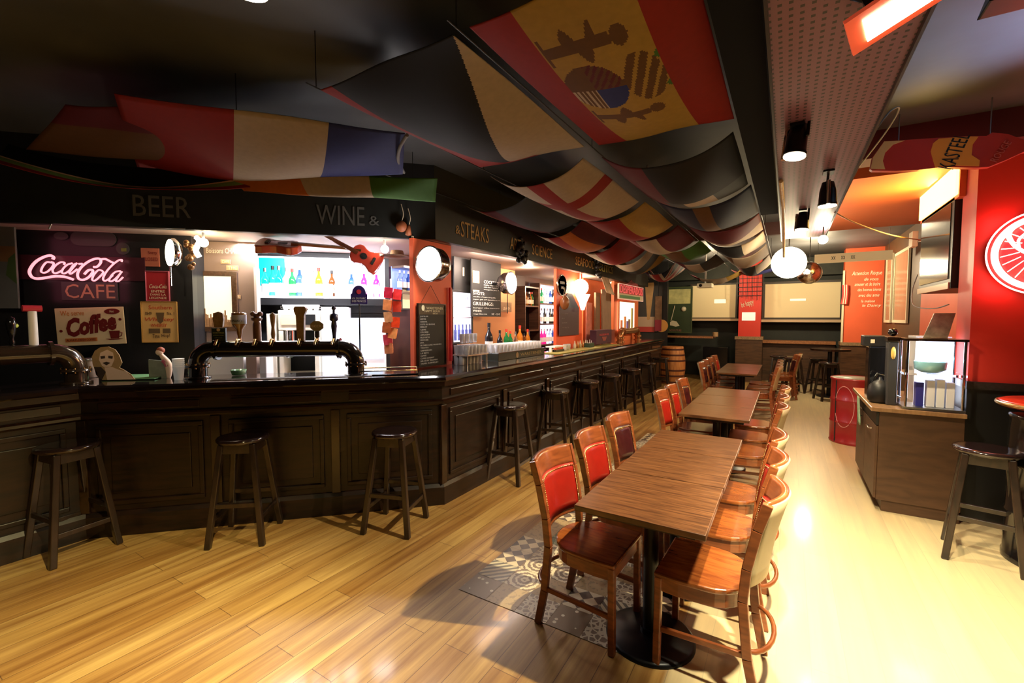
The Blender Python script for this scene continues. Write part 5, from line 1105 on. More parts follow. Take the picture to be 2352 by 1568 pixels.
for nm_f, pf_ in (('eye', [(240, 819), (248, 818), (248, 823), (241, 824)]), ('eye', [(254, 818), (262, 819), (261, 824), (254, 823)]), ('mouth', [(243, 832), (250, 830), (257, 832), (250, 837)]), ('dark_dress', [(228, 840), (240, 840), (248, 850), (240, 866), (231, 856)])): MB().prism(cpx(pf_), -.005, -.003).build(nm_f, DK, ct)
pg = thing('figurine', 'small figure of a bending woman in pink on a picture card, behind the paper cups', 'figurine', dw(*(lambda q: (q[0], .40, BT))(loc_on('DIAG', 378, 862, .40))), 45)
MB().prism([(-.12, 0), (.02, 0), (.02, .14), (-.12, .16)], .01, .02).build('picture_card', mat('green grey card', (.22, .24, .18), .6, noise=.5, nscale=12), pg)
sk = MB(); sk.ball((-.03, 0, .22), .028, 10).tube(crom([(-.02, 0, .20), (.0, 0, .17), (.03, 0, .12), (.035, 0, .05), (.03, 0, .0)]), [.014 + .012 * sin(pi * i / 24) for i in range(25)], 10); sk.build('body', SKIN, pg); MB().tube(crom([(.0, 0, .155), (.02, 0, .13), (.032, 0, .10)]), .026, 10).build('dress', mat('pink dress', (.6, .12, .2), .5), pg); MB().ball((-.025, .008, .235), .030, 10).build('hair', mat('auburn', (.35, .08, .03), .6), pg)
# drip tray and wire basket
a, b = on_bar(842, 862), on_bar(935, 860)
dtray = thing('drip_tray', 'black rubber bar tray with chrome rail right of the long beer tower', 'tray', (a + b) / 2 + Vector((-.04, .06, 0)), 45)
MB().box(-.26, .26, -.10, .10, 0, .012).build('tray', BLACKG, dtray, bevel=.004); MB().tube([(-.25, -.09, .04), (.25, -.09, .04), (.25, .09, .05), (-.25, .09, .05)], .005, closed=True).tube([(-.25, -.09, .01), (-.25, -.09, .04)], .004).tube([(.25, -.09, .01), (.25, -.09, .04)], .004).tube([(.25, .09, .01), (.25, .09, .05)], .004).tube([(-.25, .09, .01), (-.25, .09, .05)], .004).build('rail', BRASS, dtray)
ln = MB(); p = dw(-1.22, .10, BT + .001)
ln.box(-.62, .62, -.045, .045, 0, .008); o = ln.build('bar_runner', mat('runner dark', (.03, .012, .03), .4, noise=.5, nscale=5)); o.location = p; o.rotation_euler[2] = R(45); tag(o, 'long dark bar runner mat lying between the feet of the beer tower', 'bar mat')
MB().box(-.62, .62, -.055, -.045, 0, .010).build('edge', mat('pale edge', (.6, .55, .5), .3), o)
ash = thing('glass_ashtray', 'green patterned glass bowl behind the tower pipe', 'bowl', dw(*(lambda q: (q[0], .45, BT))(loc_on('DIAG', 548, 858, .45)))); MB().lathe([(.0001, .004), (.05, .004), (.065, .05), (.058, .05), (.045, .012), (.0001, .012)], n=24).build('bowl', mat('green patterned glass', (.2, .35, .18), .1, trans=.4, noise=.6, nscale=60), ash)
# ------------------------------------------------------------------ things along the straight run
def onrun(name, label, cat, box, X, group=None): return place(name, label, cat, 'LONG', *box, -X, group)
hb, w, h, y = board('menu_board', 'tall chalkboard headed Happy Hour hanging on the first red pillar', 'chalkboard', 'LONG', (959, 700, 1019, 838), 3.14, SLATE, .015, frame=WALNUTH, fw=.012)
MB().box(-w / 2, w / 2, y - .002, y, h * .84, h).build('header', mat('header brown', (.06, .035, .015), .5), hb)
lines(hb, [('WARSTEINER', -w * .22, w * .42, h * .925, h * .965, y - .003), ('HAPPY HOUR', -w * .28, w * .30, h * .88, h * .915, y - .003), ('5€50', w * .02, w * .2, h * .845, h * .87, y - .003)], mat('cream print', (.7, .62, .4), .6, emit=.06))
MB().prism([(-w * .34 + .022 * cos(i / 2), h * .945 + .030 * sin(i / 2)) for i in range(12)], y - .005, y - .002).build('emblem', mat('cream emblem', (.8, .75, .5), .5, emit=.1), hb)
MN = ['JUPILER', 'LEFFE', 'CORONA', 'COTE DU RHONE', 'MERLOT', 'CIDRE', 'COLOMBE', 'AFFLIGEM', 'PELFORTH', 'FISCHER', 'IPA', 'BLONDE LUNE WANDERS', 'TEQUILA', 'GRIMBERGEN', 'LA BETE', 'CUVEE', 'CUVEE CHERRY', 'BELGIUM TRIUMPH', 'TRIPEL KARMELIET']
lines(hb, [(s, -w * .44, -w * .44 + w * .042 * len(s), h * (.795 - .0425 * i), h * (.795 - .0425 * i) + h * .024, y) for i, s in enumerate(MN)], CHALK)
MB().tube([(-w * .40, 0, h), (0, .0, h + .20), (w * .40, 0, h)], .003).build('hanging_cord', mat('red cord', (.3, .05, .02), .6), hb)
tag(MB().box(-3.15, -3.125, 3.82, 3.85, 1.20, 2.0).build('red_post', mat('signal red', (.75, .03, .03), .4)), 'thin red post at the right edge of the first red pillar', 'post')
# round porthole lamps
def round_lamp(label, px, py, X, r, yaw, em=4, depth=.12, face=None):
    x, z = loc_on('LONG', px, py, -X); o = thing('round_lamp', label, 'lamp', (X, x, z), 90 + yaw)
    q = Matrix.Rotation(R(90), 4, 'X')
    MB().lathe([(r * .93, -.008), (r, 0), (r, .02), (r * .97, depth * .6), (r * .7, depth), (.0001, depth)], n=40, tf=Matrix.Rotation(R(-90), 4, 'X')).build('housing', mat('dark chrome', (.30, .24, .22), .15, 1.), o)
    MB().tube([(r * cos(2 * pi * i / 40), 0, r * sin(2 * pi * i / 40)) for i in range(40)], .010, closed=True).build('rim', CHROME, o)
    MB().lathe([(.0001, .012), (r * .93, .012)], n=40, tf=Matrix.Rotation(R(90), 4, 'X')).build('face', face or mat('round lamp face', (1, .97, .97), .3, emit=em), o); return o
o = round_lamp('large round porthole lamp with blazing white face on the first red pillar', 985, 606, -2.92, .165, -92, 7, .19)
light('POINT', 'round_lamp_light', (-2.80, o.location.y - .1, o.location.z - .05), 15, (1, .93, .9), size=.08)
MB().cyl((0, .10, 0), (-.235, .14, 0), .02).build('arm', BLACKM, o)
o = round_lamp('round porthole lamp with bright white face beside the big chalk menu', 1174, 650, -3.28, .150, 2, 6, .17); MB().cyl((-.0, .06, -.15), (0, .06, -.42), .006).cyl((0, .08, 0), (0, .5, 0), .02).build('arm', BLACKM, o)
o = round_lamp('round dark mirror clock with a chrome rim on the second red pillar', 1291, 655, -3.10, .165, 0, 0, .05, mat('dark mirror', (.05, .05, .07), .06, .8)); lines(o, [('BEER', -.09, .07, .02, .06, -.014), ('HALL', -.06, .06, -.06, -.02, -.014)], WHITE)
# cooler, menu, dark wall between
fr1, w, h, y = board('bottle_cooler', 'tall white-lit bottle cooler with glass door right of the first pillar', 'fridge', 'LONG', (1036, 672, 1078, 784), 3.72, mat('cooler glow', (.85, .85, 1), .3, emit=1.9, ecol=(.88, .86, 1)), .03, frame=BLACK, fw=.03)
pr = MB(); rr = random.Random(4)
for i in range(5): x = -w / 2 + w * (i + .5) / 5; pr.box(x - .022, x + .022, y - .012, y, .02, .16).box(x - .008, x + .008, y - .012, y, .16, .23)
pr.build('bottle_row', mat('blue bottles', (.08, .12, .5), .2, noise=.8, nscale=20), fr1); text(fr1, 'Oasis', -w * .25, w * .35, h * .86, h * .94, mat('cooler print', (.3, .3, .75), .5), y=y, shear=.2)
MB().box(-w / 2, w / 2, y - .008, y, h * .48, h * .50).box(-w / 2, w / 2, y - .008, y, h * .70, h * .715).build('shelves', mat('pink grey shelf', (.6, .45, .6), .4), fr1)
blk, w, h = onrun('black_panel', 'black cupboard panel above the bottle cooler', 'panel', (1040, 570, 1080, 668), -3.70); MB().box(-w / 2, w / 2, -.02, 0, 0, h).build('panel', BLACK, blk); MB().box(-.01, .015, -.03, -.02, h * .35, h * .55).build('latch', CREAM, blk)
cbd, w, h, y = board('menu_board', 'large black chalkboard menu with cocktail prices behind the bar', 'chalkboard', 'LONG', (1080, 600, 1148, 727), 3.60, SLATE, .02)
L = [('COCKTAILS:', -w * .10, w * .48, h * .60, h * .655), ('mojito caipirinha 8', -w * .10, w * .42, h * .555, h * .585), ('cuba libre ti punch 8', -w * .10, w * .42, h * .515, h * .545), ('margarita pina 9', -w * .10, w * .42, h * .475, h * .50), ('SHOTS:', -w * .45, -w * .08, h * .385, h * .435), ('vodka rhum tequila', -w * .45, w * .3, h * .335, h * .36), ('jager get 27 kamikaze 4', -w * .45, w * .44, h * .29, h * .315), ('GRILLINGS:', -w * .46, w * .22, h * .20, h * .26), ('burger ribs tartare', -w * .45, w * .44, h * .14, h * .165), ('WINES:', -w * .46, -w * .18, h * .085, h * .12), ('rouge blanc rose', -w * .44, 0, h * .03, h * .06), ('5€ - 25€', w * .16, w * .46, h * .03, h * .065)]
lines(cbd, [(*q, y) for q in L], CHALK); MB().box(-w * .46, -w * .26, y - .004, y, h * .59, h * .80).box(-w * .46, -w * .26, y - .004, y, h * .44, h * .465).build('pinned_paper', mat('yellowed paper', (.75, .6, .35), .6, emit=.1), cbd)
MB().box(-w / 2, w * .15, -.02, .0, h + .01, h + .12).build('red_board', MATS['bright red pillar'], cbd)
cl, w, h, y = board('wall_plaque', 'small brown carved board below the second round lamp', 'plaque', 'LONG', (1149, 694, 1174, 716), 3.82, mat('carved brown', (.28, .17, .09), .6, noise=.4, nscale=20), .01); text(cl, 'ale', -w * .3, w * .3, h * .2, h * .6, CREAM, y=y, shear=.3)
# bottles in front of the peach wall, on the back of the bar
row = [(1123, 'dark', 1.45, 'very large dark champagne-style bottle with a gold label, behind the glasses on the bar'), (1148, 'dark', 1.1, 'slim near-black bottle next to the large dark bottle'), (1163, 'green', 1.15, 'green glass bottle left of centre in the row behind the glasses'), (1172, 'green', 1.05, 'second green glass bottle in the row behind the glasses'),
       (1184, 'clear', 1.0, 'clear bottle with a cream label in the row behind the glasses'), (1194, 'amber', 1.3, 'tall amber bottle with a white neck in the row behind the glasses'), (1204, 'brown', .9, 'short brown bottle in the row behind the glasses'), (1212, 'amber', 1.1, 'red-capped amber bottle at the right of the row behind the glasses')]
for px, k, sc, l in row:
    x, _ = loc_on('LONG', px, 760, 3.40); bottle(k, (-3.40, x, 1.165 if k == 'x' else 1.17), l, 'bottles behind the glasses', sc)
tag(MB().box(-3.60, -3.30, 4.75, 6.45, 1.14, 1.168).build('bottle_ledge', WALNUTH), 'dark wooden ledge carrying the bottle row behind the glasses', 'ledge')
# shelves on the back wall
ya, _ = loc_on('LONG', 1186, 700, 4.26); yb, _ = loc_on('LONG', 1216, 700, 4.26)
shelf_unit('dark bottle shelf right of the peach wall', ya, yb, [1.45, 1.90, 2.25], back=BLACK)
for i, k in enumerate(['clear', 'amber', 'brown', 'clear', 'amber', 'green']):
    bottle(k, (-4.15, ya + .10 + (yb - ya - .2) * i / 5, 1.902), NAMEC[k] + ' small bottle on the dark shelf right of the peach wall', k + ' bottles on the dark shelf', .85)
ya, _ = loc_on('LONG', 1220, 700, 4.26); yb, _ = loc_on('LONG', 1276, 700, 4.26)
shelf_unit('tall violet-lit glass shelf unit left of the second red pillar', ya, yb, [1.15, 1.56, 1.96, 2.34], back=VIO)
for r_i, (z, kk) in enumerate([(1.152, ['pink', 'pink', 'pink', 'clear', 'clear', 'blue', 'clear', 'blue']), (1.562, ['clear', 'clear', 'dark', 'clear', 'dark', 'dark', 'brown', 'clear']), (1.962, ['teal', 'green', 'clear', 'clear', 'blue', 'dark', 'dark', 'clear'])]):
    for i, k in enumerate(kk): bottle(k, (-4.15, ya + .10 + (yb - ya - .2) * i / 7, z), NAMEC[k] + ' bottle on the ' + ['bottom', 'middle', 'top'][r_i] + ' level of the violet-lit shelf unit', k + ' bottles, ' + ['bottom', 'middle', 'top'][r_i] + ' lit shelf', 1.0)
cs_, w, h = onrun('ceiling_speaker', 'small ceiling spotlight glinting above the dark bottle shelf', 'spotlight', (1183, 594, 1196, 600), -3.6); MB().cyl((0, 0, 0), (0, 0, .06), .03).build('body', CHROME, cs_); MB().cyl((0, 0, -.004), (0, 0, 0), .024).build('lens', mat('tiny lens', (1, .9, .7), .3, emit=12), cs_)
# glass racks
gr = thing('glass_rack', 'pale wire rack of upturned glasses at the left of the straight bar', 'rack', (-3.0, 4.02, BT), 90)
MB().box(-.20, .20, -.10, .10, .10, .112).build('shelf', mat('pale rack', (.7, .55, .45), .4), gr)
MB().box(-.19, -.175, -.09, -.075, 0, .10).box(.175, .19, -.09, -.075, 0, .10).box(-.19, -.175, .075, .09, 0, .10).box(.175, .19, .075, .09, 0, .10).build('legs', STEEL, gr)
def gg(loc, l, g, h=.12, r=.032): return glass(loc, l, g, h, r, 'g')
for i in range(6):
    for j in range(3):
        if j < 2: gg((-3.07 + .07 * j, 3.85 + .066 * i, BT), 'clear glass under the pale rack on the bar', 'glasses under the rack', .1)
        gg((-3.07 + .07 * j, 3.85 + .066 * i, BT + .113), 'clear glass standing on the pale rack on the bar', 'glasses on the pale rack')
for i in range(4): gg((-3.03, 3.90 + .075 * i, BT + .236), 'clear glass in the second layer on the pale rack', 'glasses stacked on the rack')
wb = thing('glass_tray', 'long black lettered box carrying rows of tall glasses on the straight bar', 'bar tray', (-3.0, 4.97, BT), 90)
MB().box(-.56, .62, -.11, .13, 0, .092).build('box', mat('black olive box', (.02, .022, .012), .3), wb, bevel=.004); MB().box(-.56, .62, -.115, -.10, .092, .100).build('chrome_edge', CHROME, wb)
text(wb, 'WARSTEINER', -.05, .52, .028, .066, mat('olive gold print', (.35, .26, .12), .5, emit=.04), y=-.111); MB().prism([(-.13 + .03 * cos(i / 3), .046 + .036 * sin(i / 3)) for i in range(19)], -.114, -.11).build('emblem', mat('bronze emblem', (.4, .26, .14), .4), wb)
for i in range(14):
    for j in range(3): gg((-2.94 - .075 * j, 4.46 + .082 * i, BT + .093), 'tall clear glass standing on the long black lettered box', 'glasses on the black box')
tc_ = thing('tray_caddy', 'white and black napkin caddy on the bar left of the second red pillar', 'caddy', (-2.95, 6.05, BT), 90)
MB().box(-.16, .22, -.08, .08, .075, .095).box(-.16, -.13, -.02, .02, 0, .075).build('tray', WHITE, tc_, bevel=.003); MB().box(-.10, .20, -.06, .06, .0, .04).build('black_box', BLACKG, tc_)
for i in range(3): gg((-2.95, 6.4 + .07 * i, BT), 'small clear glass beside the napkin caddy', 'glasses by the napkin caddy', .1)
for i, yy in enumerate([6.85, 6.98, 7.08, 7.2, 7.32]):
    o = MB().lathe([(.0001, 0), (.024, 0), (.026, .06), (.012, .10), (.008, .13), (.0001, .135)], n=12).build('sauce_bottle', mat('sauce %d' % (i % 2), [(.6, .5, .35), (.5, .2, .06)][i % 2], .2)); o.location = (-2.98, yy, BT); tag(o, ['pale sauce bottle in the short row before the second red pillar', 'brown sauce bottle in the short row before the second red pillar'][i % 2], 'sauce bottle', ['pale', 'brown'][i % 2] + ' sauce bottles')
gm = MB().box(-2.98, -2.72, 5.7, 8.4, BT + .002, BT + .010); tag(gm.build('bar_runner', mat('yellow green runner', (.40, .36, .10), .5, noise=.4, nscale=9)), 'long yellow-green bar runner on the straight bar', 'bar mat')
bb, w, h, y = board('menu_board', 'bottle-shaped dark chalkboard on the second red pillar', 'chalkboard', 'LONG', (1284, 706, 1328, 770), 3.13, mat('plum slate', (.07, .035, .045), .6), .015)
MB().prism([(-w / 2, h), (w / 2, h), (w * .30, h * 1.25), (w * .12, h * 1.5), (-w * .12, h * 1.5), (-w * .30, h * 1.25)], -.015, 0).build('neck', mat('neck grey', (.04, .045, .05), .6), bb)
lines(bb, [(s, -w * .4, -w * .4 + w * .05 * len(s), h * (.75 - .16 * i), h * (.80 - .16 * i), y) for i, s in enumerate(['mojito', 'kir', 'punch', 'sangria'])], mat('dim chalk', (.3, .25, .28), .8))
ms = thing('hanging_mask', 'brown oval wooden ornament hanging left of the glaring bulb', 'ornament', (-3.02, *(lambda q: (q[0], q[1]))(loc_on('LONG', 1297, 695, 3.02))), 90); MB().ball((0, 0, 0), .075, 12, sz=1.5).build('shell', mat('brown shell', (.25, .09, .03), .35, noise=.5), ms); MB().tube([(-.05, 0, .08), (0, 0, .24), (.05, 0, .08)], .004).build('cord', CREAM, ms)
hs, w, h = onrun('hanging_lamp_shade', 'white bell-shaped lamp shade hanging by the glaring bulb', 'lamp shade', (1326, 676, 1350, 712), -3.0); MB().lathe([(.03, 0), (.07, h * .5), (.13, h), (.124, h), (.06, h * .5), (.02, .0)], n=24).build('shade', mat('lit shade', (1, .95, .85), .4, emit=1.5), hs)
# things beyond the second pillar
def rb(nm, lab, cat, box, X, m, th=.04, fm=None): o, w, h, y = board(nm, lab, cat, 'LONG', box, -X, m, th, frame=fm, fw=.02); return o, w, h, y
rb('poster', 'pink-red framed poster right of the second red pillar', 'poster', (1345, 695, 1358, 785), -3.3, mat('pink poster', (.55, .16, .12), .5, noise=.6, nscale=8), .02)
rb('wooden_plank', 'upright brown wooden plank leaning behind the bar, left one', 'plank', (1364, 672, 1374, 788), -3.25, mat('plank brown', (.18, .09, .04), .6, noise=.4), .04)
k_, w, h, y = rb('paddle_menu', 'long taupe wooden menu paddle with faint lines leaning on the bar', 'menu paddle', (1382, 664, 1402, 785), -3.2, mat('paddle taupe', (.27, .17, .11), .6, noise=.3), .03)
k_.rotation_euler = (0, R(-4), R(90))
bd, w, h, y = rb('metal_box', 'dark purple box with a red emblem standing on the straight bar', 'box', (1355, 757, 1391, 788), -3.0, mat('box plum', (.07, .025, .05), .4), .12)
lines(bd, [('RESERVE', -w * .30, w * .30, h * .58, h * .72, y)], mat('red letters', (.6, .05, .06), .5)); MB().prism([(-w * .16, h * .5), (w * .16, h * .5), (w * .08, h * .2), (-w * .08, h * .2)], y - .003, y).build('emblem', mat('dull red emblem', (.28, .06, .05), .5), bd)
rb('metal_box', 'small brown-red box beside the dark purple box on the bar', 'box', (1393, 757, 1403, 787), -3.0, mat('box russet', (.25, .05, .03), .4, noise=.5), .08)
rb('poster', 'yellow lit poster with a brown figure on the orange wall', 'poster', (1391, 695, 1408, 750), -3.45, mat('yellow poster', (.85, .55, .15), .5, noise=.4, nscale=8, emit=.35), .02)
rb('poster', 'small dark green picture above the yellow poster', 'picture', (1395, 661, 1406, 690), -3.44, mat('dark green picture', (.03, .05, .02), .5, noise=.8, nscale=14), .02)
tag(MB().box(-3.52, -3.46, 8.35, 9.75, .95, 2.46).build('orange_partition', MATS['orange pillar']), 'bright orange wall partition behind the far part of the bar', 'partition')
hw, w, h, y = rb('serving_hatch', 'glowing pale yellow serving hatch in the orange pillar at the end of the bar', 'hatch', (1421, 694, 1456, 757), -3.13, mat('hatch glow', (1, .85, .5), .5, emit=1.6, ecol=(1, .88, .58)), .01, mat('pink frame', (.75, .2, .15), .5))
for i, (a, c, hh) in enumerate([(.08, (.6, .15, .05), .22), (.30, (.65, .22, .06), .30), (.45, (.15, .1, .4), .2), (.58, (.2, .1, .05), .24), (.76, (.35, .3, .12), .5)]): MB().box(-w / 2 + w * a, -w / 2 + w * a + .06, y - .03, y, 0, hh).build('standing_bottle', mat('hatch bottle %d' % i, c, .4), hw)
dsg, w, h, y = rb('wall_sign', 'red sign with bold red lettering above the glowing serving hatch', 'sign', (1418, 656, 1474, 689), -2.98, mat('sign cream', (.6, .5, .35), .4), .03)
MB().box(-w / 2 + .01, w / 2 - .01, y - .004, y, h * .38, h * .98).build('red_field', mat('sign red', (.5, .02, .04), .4), dsg); text(dsg, 'DESPERADOS', -w * .46, w * .46, h * .42, h * .94, mat('lit red letters', (.9, .12, .14), .4, emit=.5), y=y - .006)
MB().box(-w * .45, w * .35, y - .004, y, h * .08, h * .28).build('green_strip', mat('sign green', (.04, .22, .08), .4), dsg); MB().tube([(-w / 2, y, 0), (w / 2, y, 0), (w / 2, y, h), (-w / 2, y, h)], .008, closed=True).build('lit_edge', mat('edge glow', (1, .6, .5), .4, emit=.4), dsg)
MB().prism([(-w * .28, h), (w * .30, h), (w * .26, h * 1.22), (w * .05, h * 1.3), (0, h * 1.42), (-w * .1, h * 1.2)], -.02, 0).build('skyline', mat('dark red skyline', (.25, .01, .02), .5), dsg)
af = MB().add([(-3.035, 8.2, 2.46), (-3.035, 8.6, 2.46), (-2.95, 8.75, 2.12), (-2.98, 8.35, 2.16)], [(0, 1, 2, 3)]); tag(af.build('small_pennant', mat('pennant print', (.5, .35, .25), .7, noise=.9, nscale=9), solid=.004), 'small crumpled pennant hanging before the far end of the board', 'pennant')
for i, (yy, l) in enumerate([(5.15, 'dark bundled fishing net ornament hanging on the board between ART and SCIENCE'), (7.9, 'dark leafy ornament hanging on the board at the word SEAFOOD')]):
    o = MB(); rr = random.Random(i + 9)
    for k in range(14): o.ball((-2.98 + rr.uniform(-.03, .04), yy + rr.uniform(-.10, .10), 2.55 + rr.uniform(-.16, .2)), rr.uniform(.02, .05), 5)
    tag(o.build('hanging_ornament', BLACK), l, 'ornament')
# far beer tower on the bar
tw3, _, _ = tower('short copper-brown pipe beer tower at the far end of the straight bar', (-3.02, 9.35, BT), (-3.02, 10.65, BT), .22, .065, .12, mat('copper pipe', (.42, .18, .07), .2, .6))
bk_, w, h = onrun('bar_caddy', 'small dark caddy with straws on the straight bar before the purple box', 'caddy', (1347, 782, 1360, 791), -2.9); MB().box(-.10, .10, -.05, .05, 0, .08).build('box', mat('caddy green', (.02, .05, .02), .5), bk_); bk_.location.z = BT
MB().tube([(-.06, 0, .02), (-.10, 0, .13)], .005).tube([(0, 0, .02), (.02, 0, .14)], .005).tube([(.06, 0, .02), (.10, 0, .12)], .005).build('straws', WHITE, bk_)

# ------------------------------------------------------------------ far room
br_ = thing('barrel', 'orange oak barrel with dark hoops standing beyond the last bar stool', 'barrel', (-2.46, 11.85, 0))
def bprof(z): return .255 + .055 * sin(pi * z / .95)
MB().lathe([(bprof(.95 * i / 12), .95 * i / 12) for i in range(13)] + [(.20, .95), (.0001, .94)], n=32).build('staves', BARRELW, br_)
for z in (.06, .22, .36, .60, .74, .88): MB().lathe([(bprof(z) + .004, z - .022), (bprof(z + .01) + .006, z + .0), (bprof(z) + .004, z + .022)], n=32).build('hoop', mat('dark hoop', (.10, .03, .02), .5, .3), br_)
YF = 13.58
def fb(nm, lab, cat, box, Y, m, th=.03, fm=None, fw=.03): return board(nm, lab, cat, 'FAR', box, Y, m, th, frame=fm, fw=fw)
SCR = mat('projection screen', (.88, .74, .44), .7, noise=.05, nscale=1)
s_, w, h, y = fb('projection_screen', 'pulled-down projection screen between the mural and the red pillar', 'screen', (1590, 655, 1690, 729), 13.60, SCR, .02, mat('screen border dark', (.03, .02, .01), .5), .05)
MB().box(-w / 2 - .08, w / 2 + .08, -.06, .0, -.09, -.03).build('bottom_bar', mat('screen bar', (.6, .42, .25), .4), s_)
for nm, a, b in (('logo_patch', .52, .78),): MB().box(-w / 2 + w * a, -w / 2 + w * b, y - .002, y, h * .44, h * .56).build(nm, mat('projected patch', (.9, .95, .8), .5, emit=.5), s_)
s_, w, h, y = fb('projection_screen', 'wider projection screen between the red pillar and the orange column', 'screen', (1757, 650, 1930, 729), 13.60, SCR, .02, MATS['screen border dark'], .06)
MB().box(-w / 2 - .08, w / 2 + .08, -.06, .0, -.12, -.05).build('bottom_bar', MATS['screen bar'], s_); MB().box(-w * .15, w * .06, y - .002, y, h * .49, h * .55).build('logo_patch', MATS['projected patch'], s_)
m_, w, h, y = fb('wall_mural', 'dark green mural with a pale scene and a white guitar, left of the first screen', 'mural', (1535, 661, 1588, 762), 13.55, mat('mural green', (.025, .045, .015), .6, noise=.5, nscale=4), .03, mat('mural frame', (.05, .07, .02), .5), .03)
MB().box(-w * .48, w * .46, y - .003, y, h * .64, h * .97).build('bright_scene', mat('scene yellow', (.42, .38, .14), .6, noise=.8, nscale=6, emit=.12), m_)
MB().prism([(-w * .40, h * .22), (-w * .30, h * .26), (-w * .12, h * .24), (w * .02, h * .14), (-w * .15, h * .12), (-w * .30, h * .14), (-w * .40, h * .15)], y - .004, y).bar((-w * .36, y - .004, h * .25), (-w * .20, y - .004, h * .60), .015, .03).build('guitar_shape', mat('bone print', (.65, .58, .42), .6), m_)
MB().ball((w * .18, y, h * .52), .07, 8).build('face_shape', MATS['bone print'], m_); text(m_, 'NO FUTURE', -w * .42, w * .1, h * .01, h * .06, mat('dull pink print', (.3, .1, .08), .6), y=y)
l_, w, h = place('wall_ledge', 'wooden drinks ledge along the dark wall under the mural', 'ledge', 'FAR', 1512, 768, 1640, 775, 13.2); MB().box(-w / 2, w / 2, -.15, .35, 0, .05).build('board', wood('ledge wood', (.25, .10, .04), (.42, .18, .07), .3), l_)
c_, w, h = place('round_stool_top', 'small tan round object standing on the ledge near the red pillar', 'ornament', 'FAR', 1637, 753, 1650, 763, 13.1); c_.location.z = l_.location.z + .051; MB().cyl((0, 0, 0), (0, 0, h), w / 2).build('body', mat('tan round', (.4, .25, .12), .5), c_)
# beer-glass poster and paddles at the end wall
e_, w, h, y = fb('beer_poster', 'tall dark poster with a big glass of beer at the end of the bar', 'poster', (1466, 628, 1512, 762), 12.59, mat('poster black', (.02, .022, .026), .5), .04)
MB().prism([(w * .02, h * .20), (w * .12, h * .22), (w * .30, h * .80), (w * .28, h * .84), (-w * .12, h * .84), (-w * .14, h * .80), (-w * .02, h * .22)], y - .004, y).build('beer_glass', mat('beer gold', (.48, .28, .10), .5, noise=.4, nscale=6), e_)
MB().box(-w / 2, w * .35, y - .003, y, 0, h * .09).build('red_band', mat('poster red', (.45, .03, .02), .5), e_); MB().box(-w / 2, w * .35, y - .002, y, h * .09, h * .26).build('cream_band', mat('poster cream', (.52, .38, .28), .5), e_)
lines(e_, [('la biere', -w * .35, w * .1, h * .915, h * .94, y), ('est belle', -w * .35, w * .05, h * .87, h * .895, y)], mat('dim poster print', (.2, .2, .2), .6))
p_, w, h, y = fb('tap_banner', 'narrow upright brown and red banner right of the beer-glass poster', 'banner', (1505, 680, 1520, 760), 12.54, mat('banner brown', (.20, .11, .06), .6, noise=.6, nscale=10), .03); MB().box(-w / 2, w / 2, y - .003, y, 0, h * .32).build('red_foot', mat('banner red', (.30, .02, .05), .5), p_)
o = thing('round_plaque', 'half-hidden orange disc plaque behind the narrow banner', 'plaque', (*(lambda q: (q[0], 12.56, q[1]))(loc_on('FAR', 1519, 748, 12.56)),)); MB().cyl((0, 0, 0), (0, .03, 0), .17, n=32).build('disc', mat('disc amber', (.75, .38, .10), .5), o)
# projector
o = thing('projector', 'small white ceiling projector in front of the first screen', 'projector', (*(lambda q: (q[0], 11.2, q[1] - .05))(loc_on('FAR', 1620, 656, 11.2)),)); MB().box(-.16, .16, -.15, .15, 0, .10).build('body', mat('projector white', (.75, .72, .55), .4), o, bevel=.015); MB().cyl((0, 0, .10), (0, 0, 3.15 - o.location.z), .02).build('pole', WHITE, o); MB().cyl((-.08, -.17, .05), (-.08, -.15, .05), .035).build('lens', BLACKG, o)
# red pillar details
wr = thing('wire_rack', 'black wire wine rack on the upper part of the far red pillar', 'rack', (*(lambda q: (q[0], 13.14, q[1]))(loc_on('FAR', 1722, 682, 13.14)),))
g_ = MB()
for i in range(6): g_.bar((-.30 + .12 * i, 0, 0 - .02 * i), (-.30 + .12 * i, 0, .72), .012, .012)
for i in range(7): g_.bar((-.32, 0, .04 + .11 * i), (.32, 0, .04 + .11 * i), .012, .012)
g_.build('wires', BLACK, wr)
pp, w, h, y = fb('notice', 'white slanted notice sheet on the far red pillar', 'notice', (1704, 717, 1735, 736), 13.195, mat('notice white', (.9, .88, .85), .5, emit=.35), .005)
letters('wall_lettering', 'white handwriting slanting across the far red pillar', 'lettering', 'FAR', (1702, 690, 1732, 706), 13.19, 'be happy', CREAM, shear=.3, rot=18)
cxl = [('Attention Risque', 1957, 622, 2026, 634), ('de vous', 1985, 637, 2018, 644), ('amuser et de boire', 1963, 648, 2022, 656), ('des bonnes bieres', 1970, 661, 2024, 668), ('avec des amis', 1972, 674, 2020, 681), ('la maison', 1978, 688, 2010, 694), ('le Danny', 1980, 698, 2024, 706)]
wl = thing('wall_lettering', 'cream handwritten lines covering the far orange wall', 'lettering', (0, 12.395, 0))
LL = []
for s_t, a, b, c, d in cxl:
    xa, za = loc_on('FAR', a, (b + d) / 2, 12.395); xb, _ = loc_on('FAR', c, (b + d) / 2, 12.395); _, zt_ = loc_on('FAR', (a + c) / 2, b, 12.395); _, zb_ = loc_on('FAR', (a + c) / 2, d, 12.395); LL.append((s_t, xa, xb, zb_, zt_, -.002, .25))
lines(wl, LL, mat('cream handwriting', (.95, .8, .5), .6, emit=.3))
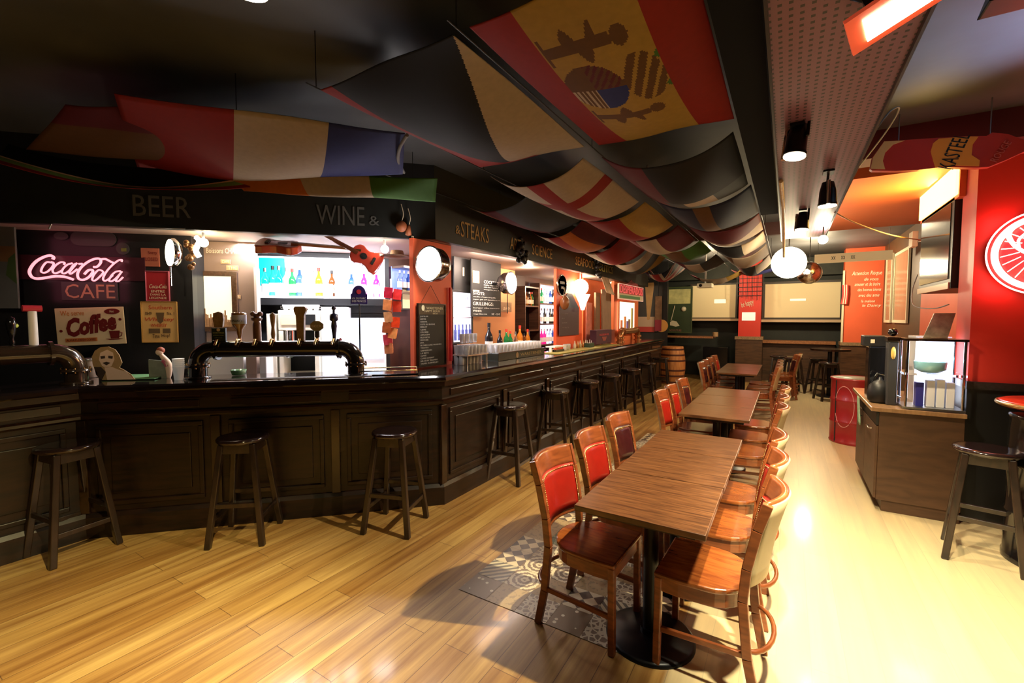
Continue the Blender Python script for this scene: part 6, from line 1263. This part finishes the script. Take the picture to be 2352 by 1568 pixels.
# wood panelling and counter under the wide screen
x0f = px1 + .05; x1f = fx0 - .03
struct(MB().box(x0f, x1f, 13.75, 13.95, 0, 1.0).build('trim_10', MATS['wainscot']))
tag(MB().box(x0f, x1f, 13.55, 13.95, 1.01, 1.09).build('wall_ledge', MATS['ledge wood']), 'brown drinks ledge under the wide screen between pillar and column', 'ledge')
o = thing('drinks_crates', 'stack of pale bottle crates under the ledge below the wide screen', 'crates', (.05, 13.45, 0)); MB().box(-.22, .22, -.15, .15, 0, .34).build('lower_crate', mat('crate pale', (.35, .25, .14), .6, noise=.8, nscale=25), o, bevel=.01); MB().box(-.22, .22, -.15, .15, .345, .69).build('upper_crate', MATS['crate pale'], o, bevel=.01)
# far round table and chairs
ft_ = thing('round_table', 'small round dark table with a lamp reflection near the orange column', 'table', (.80, 11.6, 0)); MB().cyl((0, 0, .98), (0, 0, 1.02), .36, n=40).build('table_top', WALNUTH, ft_); MB().cyl((0, 0, .02), (0, 0, .98), .04).cyl((0, 0, 0), (0, 0, .03), .22, n=28).build('column', BLACKM, ft_)
for x, yy, a, l in [(.62, 12.0, 160, 'dark high stool behind the far round table'), (.75, 11.05, 20, 'dark stool before the far round table beside the drum'), (-.15, 12.3, 0, 'dark stool by the pale crates'), (.15, 11.9, 15, 'dark stool in the aisle before the crates')]: dup(st0, (x, yy, 0), a, l, 'stools in the far room')
for x, yy, a, l in [(-.05, 10.9, 100, 'dark wooden chair behind the farthest tables, nearer one'), (-.02, 11.5, 80, 'dark wooden chair behind the farthest tables, farther one')]: dup(cB, (x, yy, 0), a, l, 'chairs in the far room')
tag(MB().box(-1.9, -1.3, 12.9, 13.4, 0, .9).build('dark_cabinet', BLACKG, bevel=.01), 'low black cabinet left of the far red pillar', 'cabinet')
# mirrors and curtain on the side wall
def side(nm, lab, cat, box, X, m, th=.02, fm=None, fw=.03): return board(nm, lab, cat, 'RIGHT', box, X, m, th, frame=fm, fw=fw)
MIR = mat('taupe glass panel', (.34, .26, .16), .12, noise=.3, nscale=2)
side('wall_mirror', 'tall narrow mirror in a pale frame on the side wall, farther one', 'mirror', (2038, 592, 2050, 735), 1.74, MIR, .02, mat('pale mirror frame', (.75, .65, .45), .4), .05)
side('wall_mirror', 'tall mirror in a pale frame on the side wall, nearer one beside the television', 'mirror', (2058, 582, 2088, 735), 1.74, MIR, .02, MATS['pale mirror frame'], .05)
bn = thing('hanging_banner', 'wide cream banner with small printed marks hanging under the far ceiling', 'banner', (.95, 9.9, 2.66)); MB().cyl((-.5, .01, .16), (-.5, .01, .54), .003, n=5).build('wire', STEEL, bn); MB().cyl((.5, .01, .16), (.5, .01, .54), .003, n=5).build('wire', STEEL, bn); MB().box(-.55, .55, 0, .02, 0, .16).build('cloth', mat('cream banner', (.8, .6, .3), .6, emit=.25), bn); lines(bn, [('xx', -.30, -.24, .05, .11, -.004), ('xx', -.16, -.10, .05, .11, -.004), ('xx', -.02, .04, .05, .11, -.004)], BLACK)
sc = MB()
for i in range(5): sc.tube(crom([(1.04 + .02 * i, 12.33, 2.40), (1.05 + .018 * i, 12.32, 2.19), (1.03 + .02 * i, 12.33, 1.98)]), .02, mi=i % 2)
tag(sc.build('striped_scarf', [mat('scarf red', (.7, .05, .04), .7), mat('scarf cream', (.8, .6, .45), .7)]), 'red and cream striped scarf hanging left of the orange column', 'scarf')
